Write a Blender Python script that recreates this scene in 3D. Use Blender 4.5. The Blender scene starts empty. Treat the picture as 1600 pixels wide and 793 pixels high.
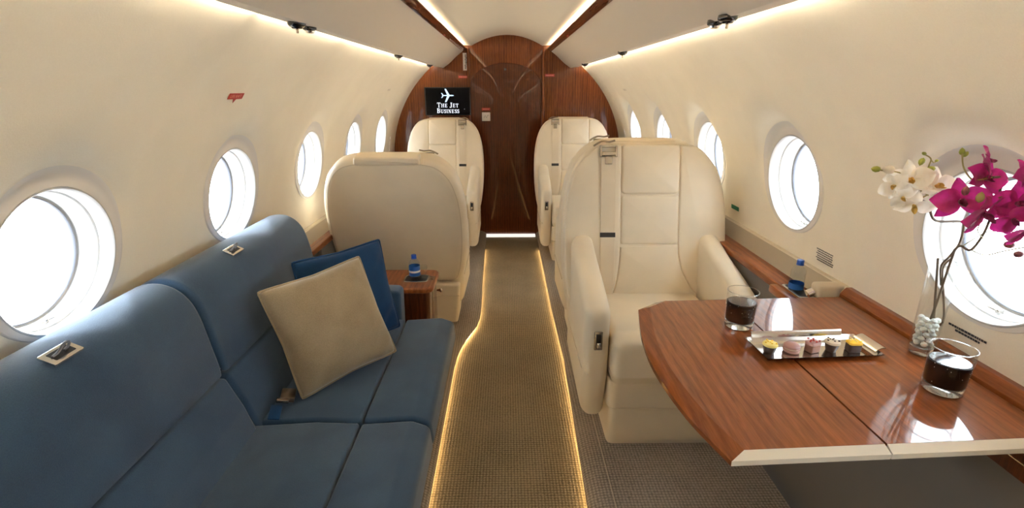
import bpy, bmesh, math, random
from mathutils import Vector, Matrix, noise
random.seed(7)
C = bpy.context.scene.collection
S = bpy.context.scene
PI = math.pi

# ------------------------------------------------------------------ camera
cam_d = bpy.data.cameras.new('camera'); cam = bpy.data.objects.new('camera', cam_d); C.objects.link(cam)
cam_d.sensor_width = 36.0; cam_d.lens = 780.0 / 1600.0 * 36.0; cam_d.clip_start = 0.02
cam.location = (0, 0, 1.42)
cam.rotation_euler = (math.radians(90 - 18.337), 0, math.radians(-0.5417))
S.camera = cam
# ------------------------------------------------------------------ daylight outside the cabin
W = bpy.data.worlds.new('sky'); S.world = W; W.use_nodes = True
wn = W.node_tree.nodes; wl = W.node_tree.links
bg = wn['Background']; bg.inputs[1].default_value = 7.5
tc = wn.new('ShaderNodeTexCoord'); sx = wn.new('ShaderNodeSeparateXYZ'); rp = wn.new('ShaderNodeValToRGB')
wl.new(tc.outputs['Generated'], sx.inputs[0])
mr = wn.new('ShaderNodeMapRange'); mr.inputs[1].default_value = -1; mr.inputs[2].default_value = 1
wl.new(sx.outputs[2], mr.inputs[0]); wl.new(mr.outputs[0], rp.inputs[0])
rp.color_ramp.elements[0].color = (0.80, 0.80, 0.80, 1); rp.color_ramp.elements[0].position = 0.3
rp.color_ramp.elements[1].color = (0.80, 0.91, 1.0, 1); rp.color_ramp.elements[1].position = 0.62
wl.new(rp.outputs[0], bg.inputs[0])
# ------------------------------------------------------------------ sun, low over the left wing
sd = bpy.data.lights.new('sun', 'SUN'); sd.energy = 5.0; sd.angle = math.radians(3); sd.color = (1, .95, .86)
sun = bpy.data.objects.new('sun', sd); C.objects.link(sun)
sun.rotation_euler = Vector((0.585, -0.08, -0.81)).to_track_quat('-Z', 'Y').to_euler()
# ------------------------------------------------------------------ exposure
vs = S.view_settings; vs.view_transform = 'Standard'; vs.look = 'None'; vs.gamma = 1.0; vs.use_curve_mapping = False
vs.exposure = 0.93
COVE_WALL = 50.0; COVE_CEIL = 10.0; LED = 13.0
try:
    S.cycles.max_bounces = 14; S.cycles.diffuse_bounces = 8; S.cycles.transparent_max_bounces = 16
except Exception: pass

# ------------------------------------------------------------------ materials
def mat(name, col, rough=.5, metal=0., coat=0., spec=.5, sheen=0., emit=None, es=0.):
    m = bpy.data.materials.new(name); m.use_nodes = True
    b = m.node_tree.nodes['Principled BSDF']
    b.inputs['Base Color'].default_value = (*col, 1); b.inputs['Roughness'].default_value = rough
    b.inputs['Metallic'].default_value = metal; b.inputs['Coat Weight'].default_value = coat
    b.inputs['Coat Roughness'].default_value = .02; b.inputs['Specular IOR Level'].default_value = spec
    b.inputs['Sheen Weight'].default_value = sheen
    if emit: b.inputs['Emission Color'].default_value = (*emit, 1); b.inputs['Emission Strength'].default_value = es
    return m
def nn(m, t): return m.node_tree.nodes.new(t)
def ln(m, a, b): m.node_tree.links.new(a, b)
def coords(m, scale=(1, 1, 1), rot=(0, 0, 0)):
    t = nn(m, 'ShaderNodeTexCoord'); g = nn(m, 'ShaderNodeMapping')
    g.inputs['Scale'].default_value = scale; g.inputs['Rotation'].default_value = rot
    ln(m, t.outputs['Object'], g.inputs[0]); return g.outputs[0]
def noise_tex(m, co, scale, detail=3, dist=0):
    n = nn(m, 'ShaderNodeTexNoise'); n.inputs['Scale'].default_value = scale
    n.inputs['Detail'].default_value = detail; n.inputs['Distortion'].default_value = dist
    ln(m, co, n.inputs['Vector']); return n.outputs['Fac']
def ramp(m, fac, stops):
    r = nn(m, 'ShaderNodeValToRGB'); ln(m, fac, r.inputs[0]); e = r.color_ramp.elements
    while len(e) < len(stops): e.new(.5)
    for k, (p, c) in enumerate(stops): e[k].position = p; e[k].color = (*c, 1)
    return r.outputs[0]
def base(m, c): ln(m, c, m.node_tree.nodes['Principled BSDF'].inputs['Base Color'])
def bump(m, h, strength=.3, dist=.002):
    b = nn(m, 'ShaderNodeBump'); b.inputs['Strength'].default_value = strength; b.inputs['Distance'].default_value = dist
    ln(m, h, b.inputs['Height']); ln(m, b.outputs[0], m.node_tree.nodes['Principled BSDF'].inputs['Normal'])
def mathn(m, op, a, b):
    n = nn(m, 'ShaderNodeMath'); n.operation = op
    for k, v in enumerate((a, b)):
        if isinstance(v, (int, float)): n.inputs[k].default_value = v
        else: ln(m, v, n.inputs[k])
    return n.outputs[0]
def mixc(m, fac, a, b, mode='MIX'):
    n = nn(m, 'ShaderNodeMix'); n.data_type = 'RGBA'; n.blend_type = mode
    for sck, v in ((n.inputs[0], fac), (n.inputs[6], a), (n.inputs[7], b)):
        if isinstance(v, tuple): sck.default_value = (*v, 1)
        elif isinstance(v, float): sck.default_value = v
        else: ln(m, v, sck)
    return n.outputs[2]

def leather(name, col):
    m = mat(name, col, .42, spec=.4); co = coords(m)
    f = noise_tex(m, co, 5, 3)
    base(m, ramp(m, f, [(.3, tuple(c * .95 for c in col)), (.7, tuple(min(1, c * 1.04) for c in col))]))
    bump(m, noise_tex(m, co, 420, 2), .12, .0006); return m
def cloth(name, c1, c2, fine=500, b=.35, rough=.85, sheen=.25):
    m = mat(name, c1, rough, spec=.25, sheen=sheen); co = coords(m)
    f1 = noise_tex(m, co, 7, 4, .4); f2 = noise_tex(m, co, fine, 2)
    f = mathn(m, 'ADD', mathn(m, 'MULTIPLY', f1, .6), mathn(m, 'MULTIPLY', f2, .4))
    base(m, ramp(m, f, [(.35, c1), (.65, c2)])); bump(m, f2, b, .001); return m
def wood(name, dark, light, scale, coat=1., rough=.3):
    m = mat(name, light, rough, coat=coat, spec=.05); co = coords(m, scale)
    f1 = noise_tex(m, co, 3.0, 5, 1.2); f2 = noise_tex(m, co, 26, 6, .6)
    w = nn(m, 'ShaderNodeTexWave'); w.wave_type = 'BANDS'; w.bands_direction = 'X'
    w.inputs['Scale'].default_value = 1.6; w.inputs['Distortion'].default_value = 7; w.inputs['Detail'].default_value = 3
    ln(m, co, w.inputs['Vector'])
    f = mathn(m, 'ADD', mathn(m, 'MULTIPLY', w.outputs['Fac'], .12), mathn(m, 'MULTIPLY', f2, .55))
    f = mathn(m, 'ADD', f, mathn(m, 'MULTIPLY', f1, .33))
    base(m, ramp(m, f, [(.28, dark), (.72, light)])); return m
def carpet(name, c1, c2):
    m = mat(name, c1, .95, spec=.1, sheen=.1); co = coords(m)
    out = []
    for ax, sc in (('X', 26), ('Y', 26)):
        w = nn(m, 'ShaderNodeTexWave'); w.bands_direction = ax; w.inputs['Scale'].default_value = sc
        w.inputs['Distortion'].default_value = 1.6; w.inputs['Detail'].default_value = 2; w.inputs['Detail Scale'].default_value = 6
        ln(m, co, w.inputs['Vector']); out.append(w.outputs['Fac'])
    f = mathn(m, 'MULTIPLY', mathn(m, 'ADD', out[0], .35), mathn(m, 'ADD', out[1], .35))
    n2 = noise_tex(m, co, 120, 3); n1 = noise_tex(m, co, 5, 3)
    f = mathn(m, 'ADD', mathn(m, 'MULTIPLY', f, .32), mathn(m, 'MULTIPLY', n2, .55))
    f = mathn(m, 'ADD', f, mathn(m, 'MULTIPLY', n1, .25))
    base(m, ramp(m, f, [(.30, c1), (.85, c2)])); bump(m, f, .7, .003); return m
def glass(name, tint=(1, 1, 1), r=.0, ior=1.45):
    m = bpy.data.materials.new(name); m.use_nodes = True; nt = m.node_tree; nt.nodes.clear()
    o = nt.nodes.new('ShaderNodeOutputMaterial'); mx = nt.nodes.new('ShaderNodeMixShader')
    lw = nt.nodes.new('ShaderNodeLayerWeight'); lw.inputs[0].default_value = .5
    pw = nt.nodes.new('ShaderNodeMath'); pw.operation = 'POWER'; pw.inputs[1].default_value = 4.5; nt.links.new(lw.outputs['Facing'], pw.inputs[0])
    fr = nt.nodes.new('ShaderNodeMapRange'); fr.inputs[3].default_value = ((ior - 1) / (ior + 1)) ** 2; fr.inputs[4].default_value = .6; nt.links.new(pw.outputs[0], fr.inputs[0])
    t = nt.nodes.new('ShaderNodeBsdfTransparent'); t.inputs[0].default_value = (*tint, 1)
    g = nt.nodes.new('ShaderNodeBsdfGlossy'); g.inputs['Roughness'].default_value = r
    nt.links.new(fr.outputs[0], mx.inputs[0]); nt.links.new(t.outputs[0], mx.inputs[1]); nt.links.new(g.outputs[0], mx.inputs[2])
    nt.links.new(mx.outputs[0], o.inputs[0]); return m

M = {}
M['wall'] = cloth('wall_fabric', (.80, .735, .595), (.84, .775, .635), 260, .25, .8, 0)
M['panel'] = mat('ceiling_panel_fabric', (.76, .68, .565), .6)
M['ceil'] = mat('ceiling_fabric', (.84, .77, .63), .7)
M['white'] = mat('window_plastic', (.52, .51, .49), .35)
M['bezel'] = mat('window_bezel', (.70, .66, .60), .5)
M['gasket'] = mat('window_gasket', (.16, .17, .20), .5)
M['pane'] = glass('window_glass', (.97, .98, 1), 0, 1.3)
M['wood_v'] = wood('mahogany_upright', (.070, .016, .004), (.27, .075, .018), (9, 9, .55), rough=.35)
M['wood_t'] = wood('mahogany_table', (.135, .036, .009), (.305, .092, .024), (8, .6, 8), rough=.28)
M['wood_l'] = wood('mahogany_ledge', (.115, .028, .006), (.30, .09, .024), (8, .6, 8), coat=.7, rough=.35)
M['wood_d'] = wood('mahogany_dark', (.045, .010, .003), (.15, .038, .010), (9, 9, .6), rough=.3)
M['trimwood'] = wood('mahogany_trim', (.08, .020, .006), (.22, .060, .018), (8, .5, 8), rough=.35)
M['leather'] = leather('cream_leather', (.75, .655, .50))
M['seam'] = leather('cream_leather_piping', (.56, .47, .34))
M['belt'] = cloth('belt_webbing', (.66, .56, .41), (.72, .62, .47), 700, .4)
M['blue'] = cloth('blue_fabric', (.019, .050, .100), (.036, .082, .145), 420, .4, .8, .35)
M['navy'] = cloth('navy_cushion_fabric', (.001, .028, .090), (.003, .046, .140), 420, .4, .7, .05)
M['sand'] = cloth('sand_cushion_fabric', (.27, .21, .125), (.38, .30, .19), 300, .5, .8, .4)
M['carpet'] = carpet('aisle_carpet', (.085, .068, .044), (.40, .325, .215))
M['carpet2'] = carpet('side_carpet', (.13, .105, .085), (.43, .365, .30))
M['ivory'] = mat('ivory_edge', (.80, .75, .64), .25, coat=.6)
M['beige'] = mat('beige_band', (.34, .28, .20), .45)
M['beige_l'] = mat('beige_ledge_lip', (.62, .54, .41), .4)
M['chrome'] = mat('chrome', (.82, .80, .76), .12, 1)
M['nickel'] = mat('satin_nickel', (.46, .42, .37), .24, 1)
M['black'] = mat('black_plastic', (.012, .012, .014), .3)
M['blackg'] = mat('black_gloss', (.006, .006, .007), .08, coat=1)
M['dado'] = mat('grey_dado', (.13, .115, .098), .7)
M['screen'] = mat('screen_black', (.002, .002, .004), .25, spec=.15)
M['logo'] = mat('screen_white', (.1, .1, .1), .4, emit=(.85, .9, 1), es=.9)
M['logob'] = mat('screen_pale_blue', (.1, .1, .1), .4, emit=(.50, .68, .95), es=.8)
M['cove'] = mat('cove_lamp', (1, 1, 1), .5, emit=(1, .90, .74), es=COVE_WALL)
M['cove2'] = mat('ceiling_cove_lamp', (1, 1, 1), .5, emit=(1, .89, .70), es=COVE_CEIL)
M['led'] = mat('floor_led', (1, 1, 1), .5, emit=(1, .68, .30), es=LED)
M['red'] = mat('red_placard', (.42, .035, .025), .5)
M['redd'] = mat('dark_red_mark', (.16, .012, .01), .5)
M['salmon'] = mat('pale_red_lettering', (.75, .30, .22), .5)
M['paper'] = mat('white_placard', (.80, .76, .72), .5)
M['ink'] = mat('placard_ink', (.05, .05, .05), .6)
M['green'] = mat('green_placard', (.03, .28, .13), .5)
M['tumbler'] = glass('tumbler_glass', (.975, .98, .975), 0, 1.5)
M["tumbler_base"] = mat("tumbler_thick_base", (.95, .97, .95), .02); M["tumbler_base"].node_tree.nodes["Principled BSDF"].inputs["Transmission Weight"].default_value = .9
M['cola'] = mat('cola', (.008, .002, .002), .3, spec=.1)
M['foam'] = mat('cola_surface', (.035, .012, .01), .06, coat=1)
M['water'] = glass('bottle_plastic', (.90, .94, .97), .05, 1.45)
M['cap'] = mat('blue_cap', (.005, .07, .42), .35)
M['label'] = mat('bottle_label', (.01, .10, .38), .4)
M['pebble'] = mat('white_pebble', (.72, .76, .72), .3, coat=.3)
M['bark'] = mat('orchid_stem_brown', (.15, .105, .065), .7)
M['stemg'] = mat('orchid_stem_green', (.32, .27, .09), .6)
M['budg'] = mat('green_bud', (.30, .34, .05), .5)
M['budd'] = mat('dark_bud', (.20, .05, .06), .5)
M['yellow'] = mat('orchid_yellow', (.75, .52, .14), .5)
M['choc'] = mat('chocolate_cup', (.045, .018, .012), .45)
M['pchoc'] = mat('milk_chocolate', (.27, .13, .09), .45)
M['pcream'] = mat('pale_icing', (.66, .56, .42), .5)
M['pyel'] = mat('yellow_icing', (.85, .55, .04), .45)
M['ppale'] = mat('pale_yellow_icing', (.85, .70, .22), .5)
M['ppink'] = mat('mauve_icing', (.45, .26, .24), .45)
def petal(name, a, b, tr=.35):
    m = mat(name, a, .5, sheen=.3); co = coords(m); base(m, ramp(m, noise_tex(m, co, 60, 3), [(.35, a), (.65, b)]))
    nt = m.node_tree; o = [n for n in nt.nodes if n.type == 'OUTPUT_MATERIAL'][0]; p = nt.nodes['Principled BSDF']
    t = nt.nodes.new('ShaderNodeBsdfTranslucent'); t.inputs[0].default_value = (*b, 1)
    mx = nt.nodes.new('ShaderNodeMixShader'); mx.inputs[0].default_value = tr
    nt.links.new(p.outputs[0], mx.inputs[1]); nt.links.new(t.outputs[0], mx.inputs[2]); nt.links.new(mx.outputs[0], o.inputs[0]); return m
M['mag'] = petal('magenta_petal', (.27, .006, .10), (.48, .015, .21))
M['magd'] = petal('magenta_heart', (.16, .004, .04), (.28, .01, .09), .15)
M['cream'] = petal('cream_petal', (.86, .80, .66), (.95, .92, .84), .4)

# ------------------------------------------------------------------ mesh helpers
class MB:
    def __init__(s): s.v = []; s.f = []
    def add(s, vs, fs):
        o = len(s.v); s.v += [tuple(v) for v in vs]; s.f += [tuple(i + o for i in f) for f in fs]; return s
    def box(s, c, d, r=0., seg=2, mtx=None):
        bm = bmesh.new(); bmesh.ops.create_cube(bm, size=1)
        for v in bm.verts: v.co = Vector((v.co.x * d[0], v.co.y * d[1], v.co.z * d[2]))
        if r > 0: bmesh.ops.bevel(bm, geom=bm.edges[:], offset=min(r, min(d) * .49), segments=seg, affect='EDGES', profile=.5)
        bm.verts.index_update(); T = Matrix.Translation(c) @ (mtx or Matrix.Identity(4))
        s.add([T @ v.co for v in bm.verts], [[v.index for v in f.verts] for f in bm.faces]); bm.free(); return s
    def lathe(s, prof, c=(0, 0, 0), n=32, mtx=None, cap0=True, cap1=True):
        T = Matrix.Translation(c) @ (mtx or Matrix.Identity(4)); vs = []; fs = []
        for (r, z) in prof:
            for k in range(n): a = 2 * PI * k / n; vs.append(T @ Vector((r * math.cos(a), r * math.sin(a), z)))
        m = len(prof)
        for i in range(m - 1):
            for k in range(n):
                k2 = (k + 1) % n; fs.append((i * n + k, i * n + k2, (i + 1) * n + k2, (i + 1) * n + k))
        if cap0: fs.append(tuple(reversed(range(n))))
        if cap1: fs.append(tuple((m - 1) * n + k for k in range(n)))
        return s.add(vs, fs)
    def tube(s, pts, r, n=8, closed=False, smooth=4):
        pts = [Vector(p) for p in pts]
        rad = r if isinstance(r, (list, tuple)) else [r] * len(pts)
        if smooth > 1 and len(pts) > 2:
            P = []; Rr = []; L = len(pts); rng = range(L if closed else L - 1)
            for i in rng:
                g = (lambda k: pts[k % L]) if closed else (lambda k: pts[max(0, min(L - 1, k))])
                p0, p1, p2, p3 = g(i - 1), g(i), g(i + 1), g(i + 2)
                for q in range(smooth):
                    t = q / smooth
                    P.append(.5 * ((2 * p1) + (p2 - p0) * t + (2 * p0 - 5 * p1 + 4 * p2 - p3) * t * t + (3 * p1 - p0 - 3 * p2 + p3) * t ** 3))
                    Rr.append(rad[i] * (1 - t) + rad[(i + 1) % L] * t)
            if not closed: P.append(pts[-1]); Rr.append(rad[-1])
            pts, rad = P, Rr
        L = len(pts); vs = []; fs = []; up = None
        for i, p in enumerate(pts):
            a = pts[(i - 1) % L] if (closed or i > 0) else p; b = pts[(i + 1) % L] if (closed or i < L - 1) else p
            d = (b - a).normalized() if (b - a).length > 1e-9 else Vector((0, 0, 1))
            if up is None: up = d.orthogonal().normalized()
            up = (up - d * up.dot(d)); up = up.normalized() if up.length > 1e-6 else d.orthogonal().normalized()
            sd_ = d.cross(up)
            for k in range(n): t = 2 * PI * k / n; vs.append(p + (up * math.cos(t) + sd_ * math.sin(t)) * rad[i])
        for i in range(L if closed else L - 1):
            for k in range(n):
                k2 = (k + 1) % n; j = (i + 1) % L; fs.append((i * n + k, i * n + k2, j * n + k2, j * n + k))
        if not closed: fs.append(tuple(reversed(range(n)))); fs.append(tuple((L - 1) * n + k for k in range(n)))
        return s.add(vs, fs)
    def prism(s, out, fr, w0, w1):      # sharp extrusion of a 2-D outline
        n = len(out); vs = [fr(u, v, w0) for u, v in out] + [fr(u, v, w1) for u, v in out]
        fs = [tuple(reversed(range(n))), tuple(range(n, 2 * n))] + [(k, (k + 1) % n, (k + 1) % n + n, k + n) for k in range(n)]
        return s.add(vs, fs)
    def pad(s, out, fr, w0, w1, r0=.01, r1=.01, dome=0., seg=4):   # extrusion with rounded rims, domed face
        n = len(out); rings = []
        for k in range(seg + 1):
            a = PI / 2 * k / seg; rings.append((r0 * (1 - math.sin(a)), w0 + r0 * (1 - math.cos(a))))
        for k in range(seg + 1):
            a = PI / 2 * k / seg; rings.append((r1 * (1 - math.cos(a)), w1 - r1 * (1 - math.sin(a))))
        vs = []; fs = []; polys = [offset(out, d) for d, w in rings]
        for (d, w), P in zip(rings, polys): vs += [fr(u, v, w) for u, v in P]
        last = polys[-1]; cx = sum(p[0] for p in last) / n; cy = sum(p[1] for p in last) / n
        for q in (.94, .8, .6, .35, .12):
            vs += [fr(cx + (u - cx) * q, cy + (v - cy) * q, w1 + dome * (1 - q * q)) for u, v in last]
        R = len(vs) // n
        for i in range(R - 1):
            for k in range(n): k2 = (k + 1) % n; fs.append((i * n + k, i * n + k2, (i + 1) * n + k2, (i + 1) * n + k))
        fs.append(tuple(reversed(range(n)))); fs.append(tuple((R - 1) * n + k for k in range(n)))
        return s.add(vs, fs)
    def grid(s, nu, nv, fn):
        vs = [fn(i / nu, j / nv) for j in range(nv + 1) for i in range(nu + 1)]
        fs = [(j * (nu + 1) + i, j * (nu + 1) + i + 1, (j + 1) * (nu + 1) + i + 1, (j + 1) * (nu + 1) + i) for j in range(nv) for i in range(nu)]
        return s.add(vs, fs)
    def build(s, name, m, parent=None, smooth=True, angle=40):
        me = bpy.data.meshes.new(name); me.from_pydata(s.v, [], s.f); me.materials.append(m)
        bm = bmesh.new(); bm.from_mesh(me); bmesh.ops.recalc_face_normals(bm, faces=bm.faces[:])
        if smooth:
            ca = math.radians(angle)
            for f in bm.faces: f.smooth = True
            for e in bm.edges:
                if len(e.link_faces) == 2 and e.calc_face_angle(0) > ca: e.smooth = False
        bm.to_mesh(me); bm.free(); me.update()
        o = bpy.data.objects.new(name, me); C.objects.link(o)
        if parent: o.parent = parent
        return o
def offset(P, d):
    n = len(P); area = sum(P[i][0] * P[(i + 1) % n][1] - P[(i + 1) % n][0] * P[i][1] for i in range(n)); sg = 1 if area > 0 else -1
    if abs(d) < 1e-9: return list(P)
    out = []
    for i in range(n):
        a, b, c = P[i - 1], P[i], P[(i + 1) % n]
        e1 = (b[0] - a[0], b[1] - a[1]); e2 = (c[0] - b[0], c[1] - b[1])
        l1 = math.hypot(*e1) or 1e-9; l2 = math.hypot(*e2) or 1e-9
        n1 = (-e1[1] / l1 * sg, e1[0] / l1 * sg); n2 = (-e2[1] / l2 * sg, e2[0] / l2 * sg)
        m = (n1[0] + n2[0], n1[1] + n2[1]); q = max(.35, (m[0] ** 2 + m[1] ** 2) / 2)
        out.append((b[0] + m[0] * d / q, b[1] + m[1] * d / q))
    return out
def rpoly(pts, r, n=6):                  # polygon with rounded corners; r number or list
    out = []; L = len(pts)
    for i, p in enumerate(pts):
        rr = r[i] if isinstance(r, (list, tuple)) else r
        p = Vector(p); a = Vector(pts[i - 1]) - p; b = Vector(pts[(i + 1) % L]) - p
        la, lb = a.length, b.length; a.normalize(); b.normalize()
        ang = math.acos(max(-1, min(1, a.dot(b)))); t = min(rr / max(1e-6, math.tan(ang / 2)), la * .48, lb * .48)
        if rr < 1e-6 or ang > 3.1: out.append((p.x, p.y)); continue
        p0 = p + a * t; p2 = p + b * t
        for k in range(n + 1):
            q = k / n; v = p0 * (1 - q) ** 2 + p * 2 * q * (1 - q) + p2 * q * q; out.append((v.x, v.y))
    return out
def dens(P, d=.03):                      # insert points on long edges
    out = []
    for i in range(len(P)):
        a = P[i]; b = P[(i + 1) % len(P)]; k = max(1, int(math.dist(a, b) / d))
        out += [(a[0] + (b[0] - a[0]) * q / k, a[1] + (b[1] - a[1]) * q / k) for q in range(k)]
    return out
def smoothcurve(pts, k=6, closed=True):
    L = len(pts); out = []
    for i in range(L if closed else L - 1):
        g = (lambda j: Vector(pts[j % L])) if closed else (lambda j: Vector(pts[max(0, min(L - 1, j))]))
        p0, p1, p2, p3 = g(i - 1), g(i), g(i + 1), g(i + 2)
        for q in range(k):
            t = q / k; v = .5 * ((2 * p1) + (p2 - p0) * t + (2 * p0 - 5 * p1 + 4 * p2 - p3) * t * t + (3 * p1 - p0 - 3 * p2 + p3) * t ** 3); out.append((v.x, v.y))
    if not closed: out.append(tuple(pts[-1]))
    return out
def tag(o, label=None, cat=None, group=None, kind=None):
    if label: o['label'] = label
    if cat: o['category'] = cat
    if group: o['group'] = group
    if kind: o['kind'] = kind
    return o
def empty(name, loc=(0, 0, 0), rz=0, sc=1):
    o = bpy.data.objects.new(name, None); C.objects.link(o); o.location = loc; o.rotation_euler = (0, 0, rz)
    o.scale = (sc, sc, sc) if isinstance(sc, (int, float)) else sc; o.empty_display_size = .05; return o
def copy_tree(o, parent=None):
    c = o.copy(); C.objects.link(c); c.parent = parent
    for ch in list(o.children): copy_tree(ch, c)
    return c
def XZ(u, v, w): return (u, w, v)        # outline in x-z, thickness along y
def XY(u, v, w): return (u, v, w)
def YZ(u, v, w): return (w, u, v)

# ================================================================== THE CABIN SHELL
Y0, Y1 = -1.30, 4.874
def wallx(z): return math.sqrt(max(0.0, 1.085 ** 2 - (z - .77) ** 2))
ZB, ZT, PITCH = .40, 1.655, .78
RO = .172
def win_plane(z, zc): return 1.050 - .15 * (z - zc)
def make_wall(side, name, ys, zc):
    s = side; mb = MB()
    n = 96
    for yc in ys:
        hw = PITCH / 2
        per = []
        H = ZT - ZB; Wd = 2 * hw; tot = 2 * (H + Wd)
        # perimeter points chosen by even angle so the rays stay straight
        for k in range(n):
            a = 2 * PI * k / n; ca, sa = math.cos(a), math.sin(a); t = 1e9
            if ca > 1e-9: t = min(t, hw / ca)
            if ca < -1e-9: t = min(t, -hw / ca)
            if sa > 1e-9: t = min(t, (ZT - zc) / sa)
            if sa < -1e-9: t = min(t, (ZB - zc) / sa)
            per.append((a, ca * t, sa * t))
        # snap the nearest rays onto the corners
        for cy, cz in ((hw, ZT - zc), (-hw, ZT - zc), (-hw, ZB - zc), (hw, ZB - zc)):
            j = min(range(n), key=lambda q: (per[q][1] - cy) ** 2 + (per[q][2] - cz) ** 2); per[j] = (per[j][0], cy, cz)
        rads = [RO, .175, .180, .187, .195, .204, .214, .226, .24]
        rings = []
        for r in rads: rings.append([(r * math.cos(a), r * math.sin(a), r) for a, _, _ in per])
        for q in (.12, .26, .42, .6, .8, 1.0):
            rings.append([(.24 * math.cos(a) * (1 - q) + py * q, .24 * math.sin(a) * (1 - q) + pz * q, 9) for a, py, pz in per])
        vs = []
        for ring in rings:
            for (dy, dz, r) in ring:
                z = zc + dz; x = wallx(z); rr = math.hypot(dy, dz * (.90 if dz > 0 else 1.02))
                t = (rr - .178) / (.236 - .178); t = max(0, min(1, t)); t = t * t * (3 - 2 * t)
                xp = win_plane(z, zc)
                if r < 9: x = xp * (1 - t) + x * t
                vs.append((s * x, yc + dy, z))
        fs = []
        for i in range(len(rings) - 1):
            for k in range(n): k2 = (k + 1) % n; fs.append((i * n + k, i * n + k2, (i + 1) * n + k2, (i + 1) * n + k))
        mb.add(vs, fs)
    zs = [ZB + (ZT - ZB) * k / 24 for k in range(25)]
    a, b = min(ys) - PITCH / 2, max(ys) + PITCH / 2
    for (p, q) in ((Y0, a), (b, Y1)):
        if q > p + .001: mb.grid(4, 24, lambda u, v, p=p, q=q: (s * wallx(ZB + (ZT - ZB) * v), p + (q - p) * u, ZB + (ZT - ZB) * v))
    mb.grid(8, 4, lambda u, v: (s * (.965 + (wallx(ZB) - .965) * v), Y0 + (Y1 - Y0) * u, -.02 + (ZB + .02) * v))
    return tag(mb.build(name, M['wall'], smooth=True, angle=60), kind='structure')
LY = [1.115 - .78, 1.115, 1.905, 2.69, 3.47, 4.25]; LZ = 1.035
LY = [1.115 + .784 * k for k in (-2, -1, 0, 1, 2, 3, 4)]
RY = [1.035 + .784 * k for k in (-2, -1, 0, 1, 2, 3, 4)]; RZ = 1.088
PITCH = .784
tag(make_wall(-1, 'wall_left', LY, LZ), 'curved left cabin wall lined in cream woven fabric with round windows')
tag(make_wall(1, 'wall_right', RY, RZ), 'curved right cabin wall lined in cream woven fabric with round windows')
def make_window(s, yc, zc, idx):
    name = 'window_%d' % idx
    def ring(r, d, n=72):
        return [(s * (win_plane(zc + r * math.sin(2 * PI * k / n), zc) + d), yc + r * math.cos(2 * PI * k / n), zc + r * math.sin(2 * PI * k / n)) for k in range(n)]
    def band(prof, n=72):
        vs = []; fs = []
        for r, d in prof: vs += ring(r, d, n)
        for i in range(len(prof) - 1):
            for k in range(n): k2 = (k + 1) % n; fs.append((i * n + k, i * n + k2, (i + 1) * n + k2, (i + 1) * n + k))
        return vs, fs
    mb = MB(); mb.add(*band([(.176, .002), (.1735, -.003), (.170, -.003), (.1675, .001), (.1655, .012), (.1650, .034), (.1615, .037), (.1605, .040), (.160, .060), (.157, .064), (.156, .085), (.150, .089), (.150, .11)]))
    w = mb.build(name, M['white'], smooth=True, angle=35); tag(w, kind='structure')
    vs = []; fs = []; NB = 72; KB = 6
    for j in range(KB + 1):
        for k in range(NB):
            a = 2 * PI * k / NB; ro = .182 + .020 * math.cos(a) ** 2 + .044 * max(0, math.sin(a)) ** 1.5; r = .1745 + (ro - .1745) * j / KB
            dy, dz = r * math.cos(a), r * math.sin(a); z = zc + dz; rr = math.hypot(dy, dz * (.90 if dz > 0 else 1.02)); q = max(0, min(1, (rr - .178) / .058)); q = q * q * (3 - 2 * q)
            x = win_plane(z, zc) * (1 - q) + wallx(z) * q if r < .24 else wallx(z)
            vs.append((s * (x - (.0030 if j < KB else -.002)), yc + dy, z))
    for j in range(KB):
        for k in range(NB): k2 = (k + 1) % NB; fs.append((j * NB + k, j * NB + k2, (j + 1) * NB + k2, (j + 1) * NB + k))
    bz = MB(); bz.add(vs, fs); bz.build('bezel', M['bezel'], w, angle=50)
    g = MB(); g.add(*band([(.1515, .087), (.1495, .084), (.1475, .087), (.1475, .094)])); g.build('gasket', M['gasket'], w)
    p = MB(); p.add(ring(.149, .092), [tuple(range(72))]); p.build('pane', M['pane'], w)
    l = MB(); l.box((s * (win_plane(zc - .155, zc) + .055), yc, zc - .153), (.014, .010, .010), .002)
    l.box((s * (win_plane(zc - .155, zc) + .047), yc + .010, zc - .150), (.006, .022, .005), .002); l.build('shade_latch', M['nickel'], w)
    return w
idx = 1
for yc in LY[1:]: 
    w = make_window(-1, yc, LZ, idx); idx += 1
    tag(w, 'round white-framed porthole in the left wall')
for yc in RY[1:]:
    w = make_window(1, yc, RZ, idx); idx += 1
    tag(w, 'round white-framed porthole in the right wall')
make_window(-1, LY[0], LZ, idx); make_window(1, RY[0], RZ, idx + 1)

# ceiling vault closing onto the wall tops
prof = [(-x, z) for x, z in ((wallx(1.655), 1.655), (.60, 1.70), (.52, 1.735))] + [(-.47, 1.778), (-.42, 1.792), (-.36, 1.788)] + [(x, 1.876 - .88 * x * x) for x in [(-.32 + .64 * k / 28) for k in range(29)]] + [(.36, 1.788), (.42, 1.792), (.47, 1.778), (.52, 1.745), (.60, 1.70), (wallx(1.655), 1.655)]
mb = MB(); mb.grid(len(prof) - 1, 6, lambda u, v: (prof[round(u * (len(prof) - 1))][0], Y0 + (Y1 - Y0) * v, prof[round(u * (len(prof) - 1))][1]))
tag(mb.build('ceiling', M['ceil'], angle=60), 'cream vaulted cabin ceiling between the two light coves', kind='structure')

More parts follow.
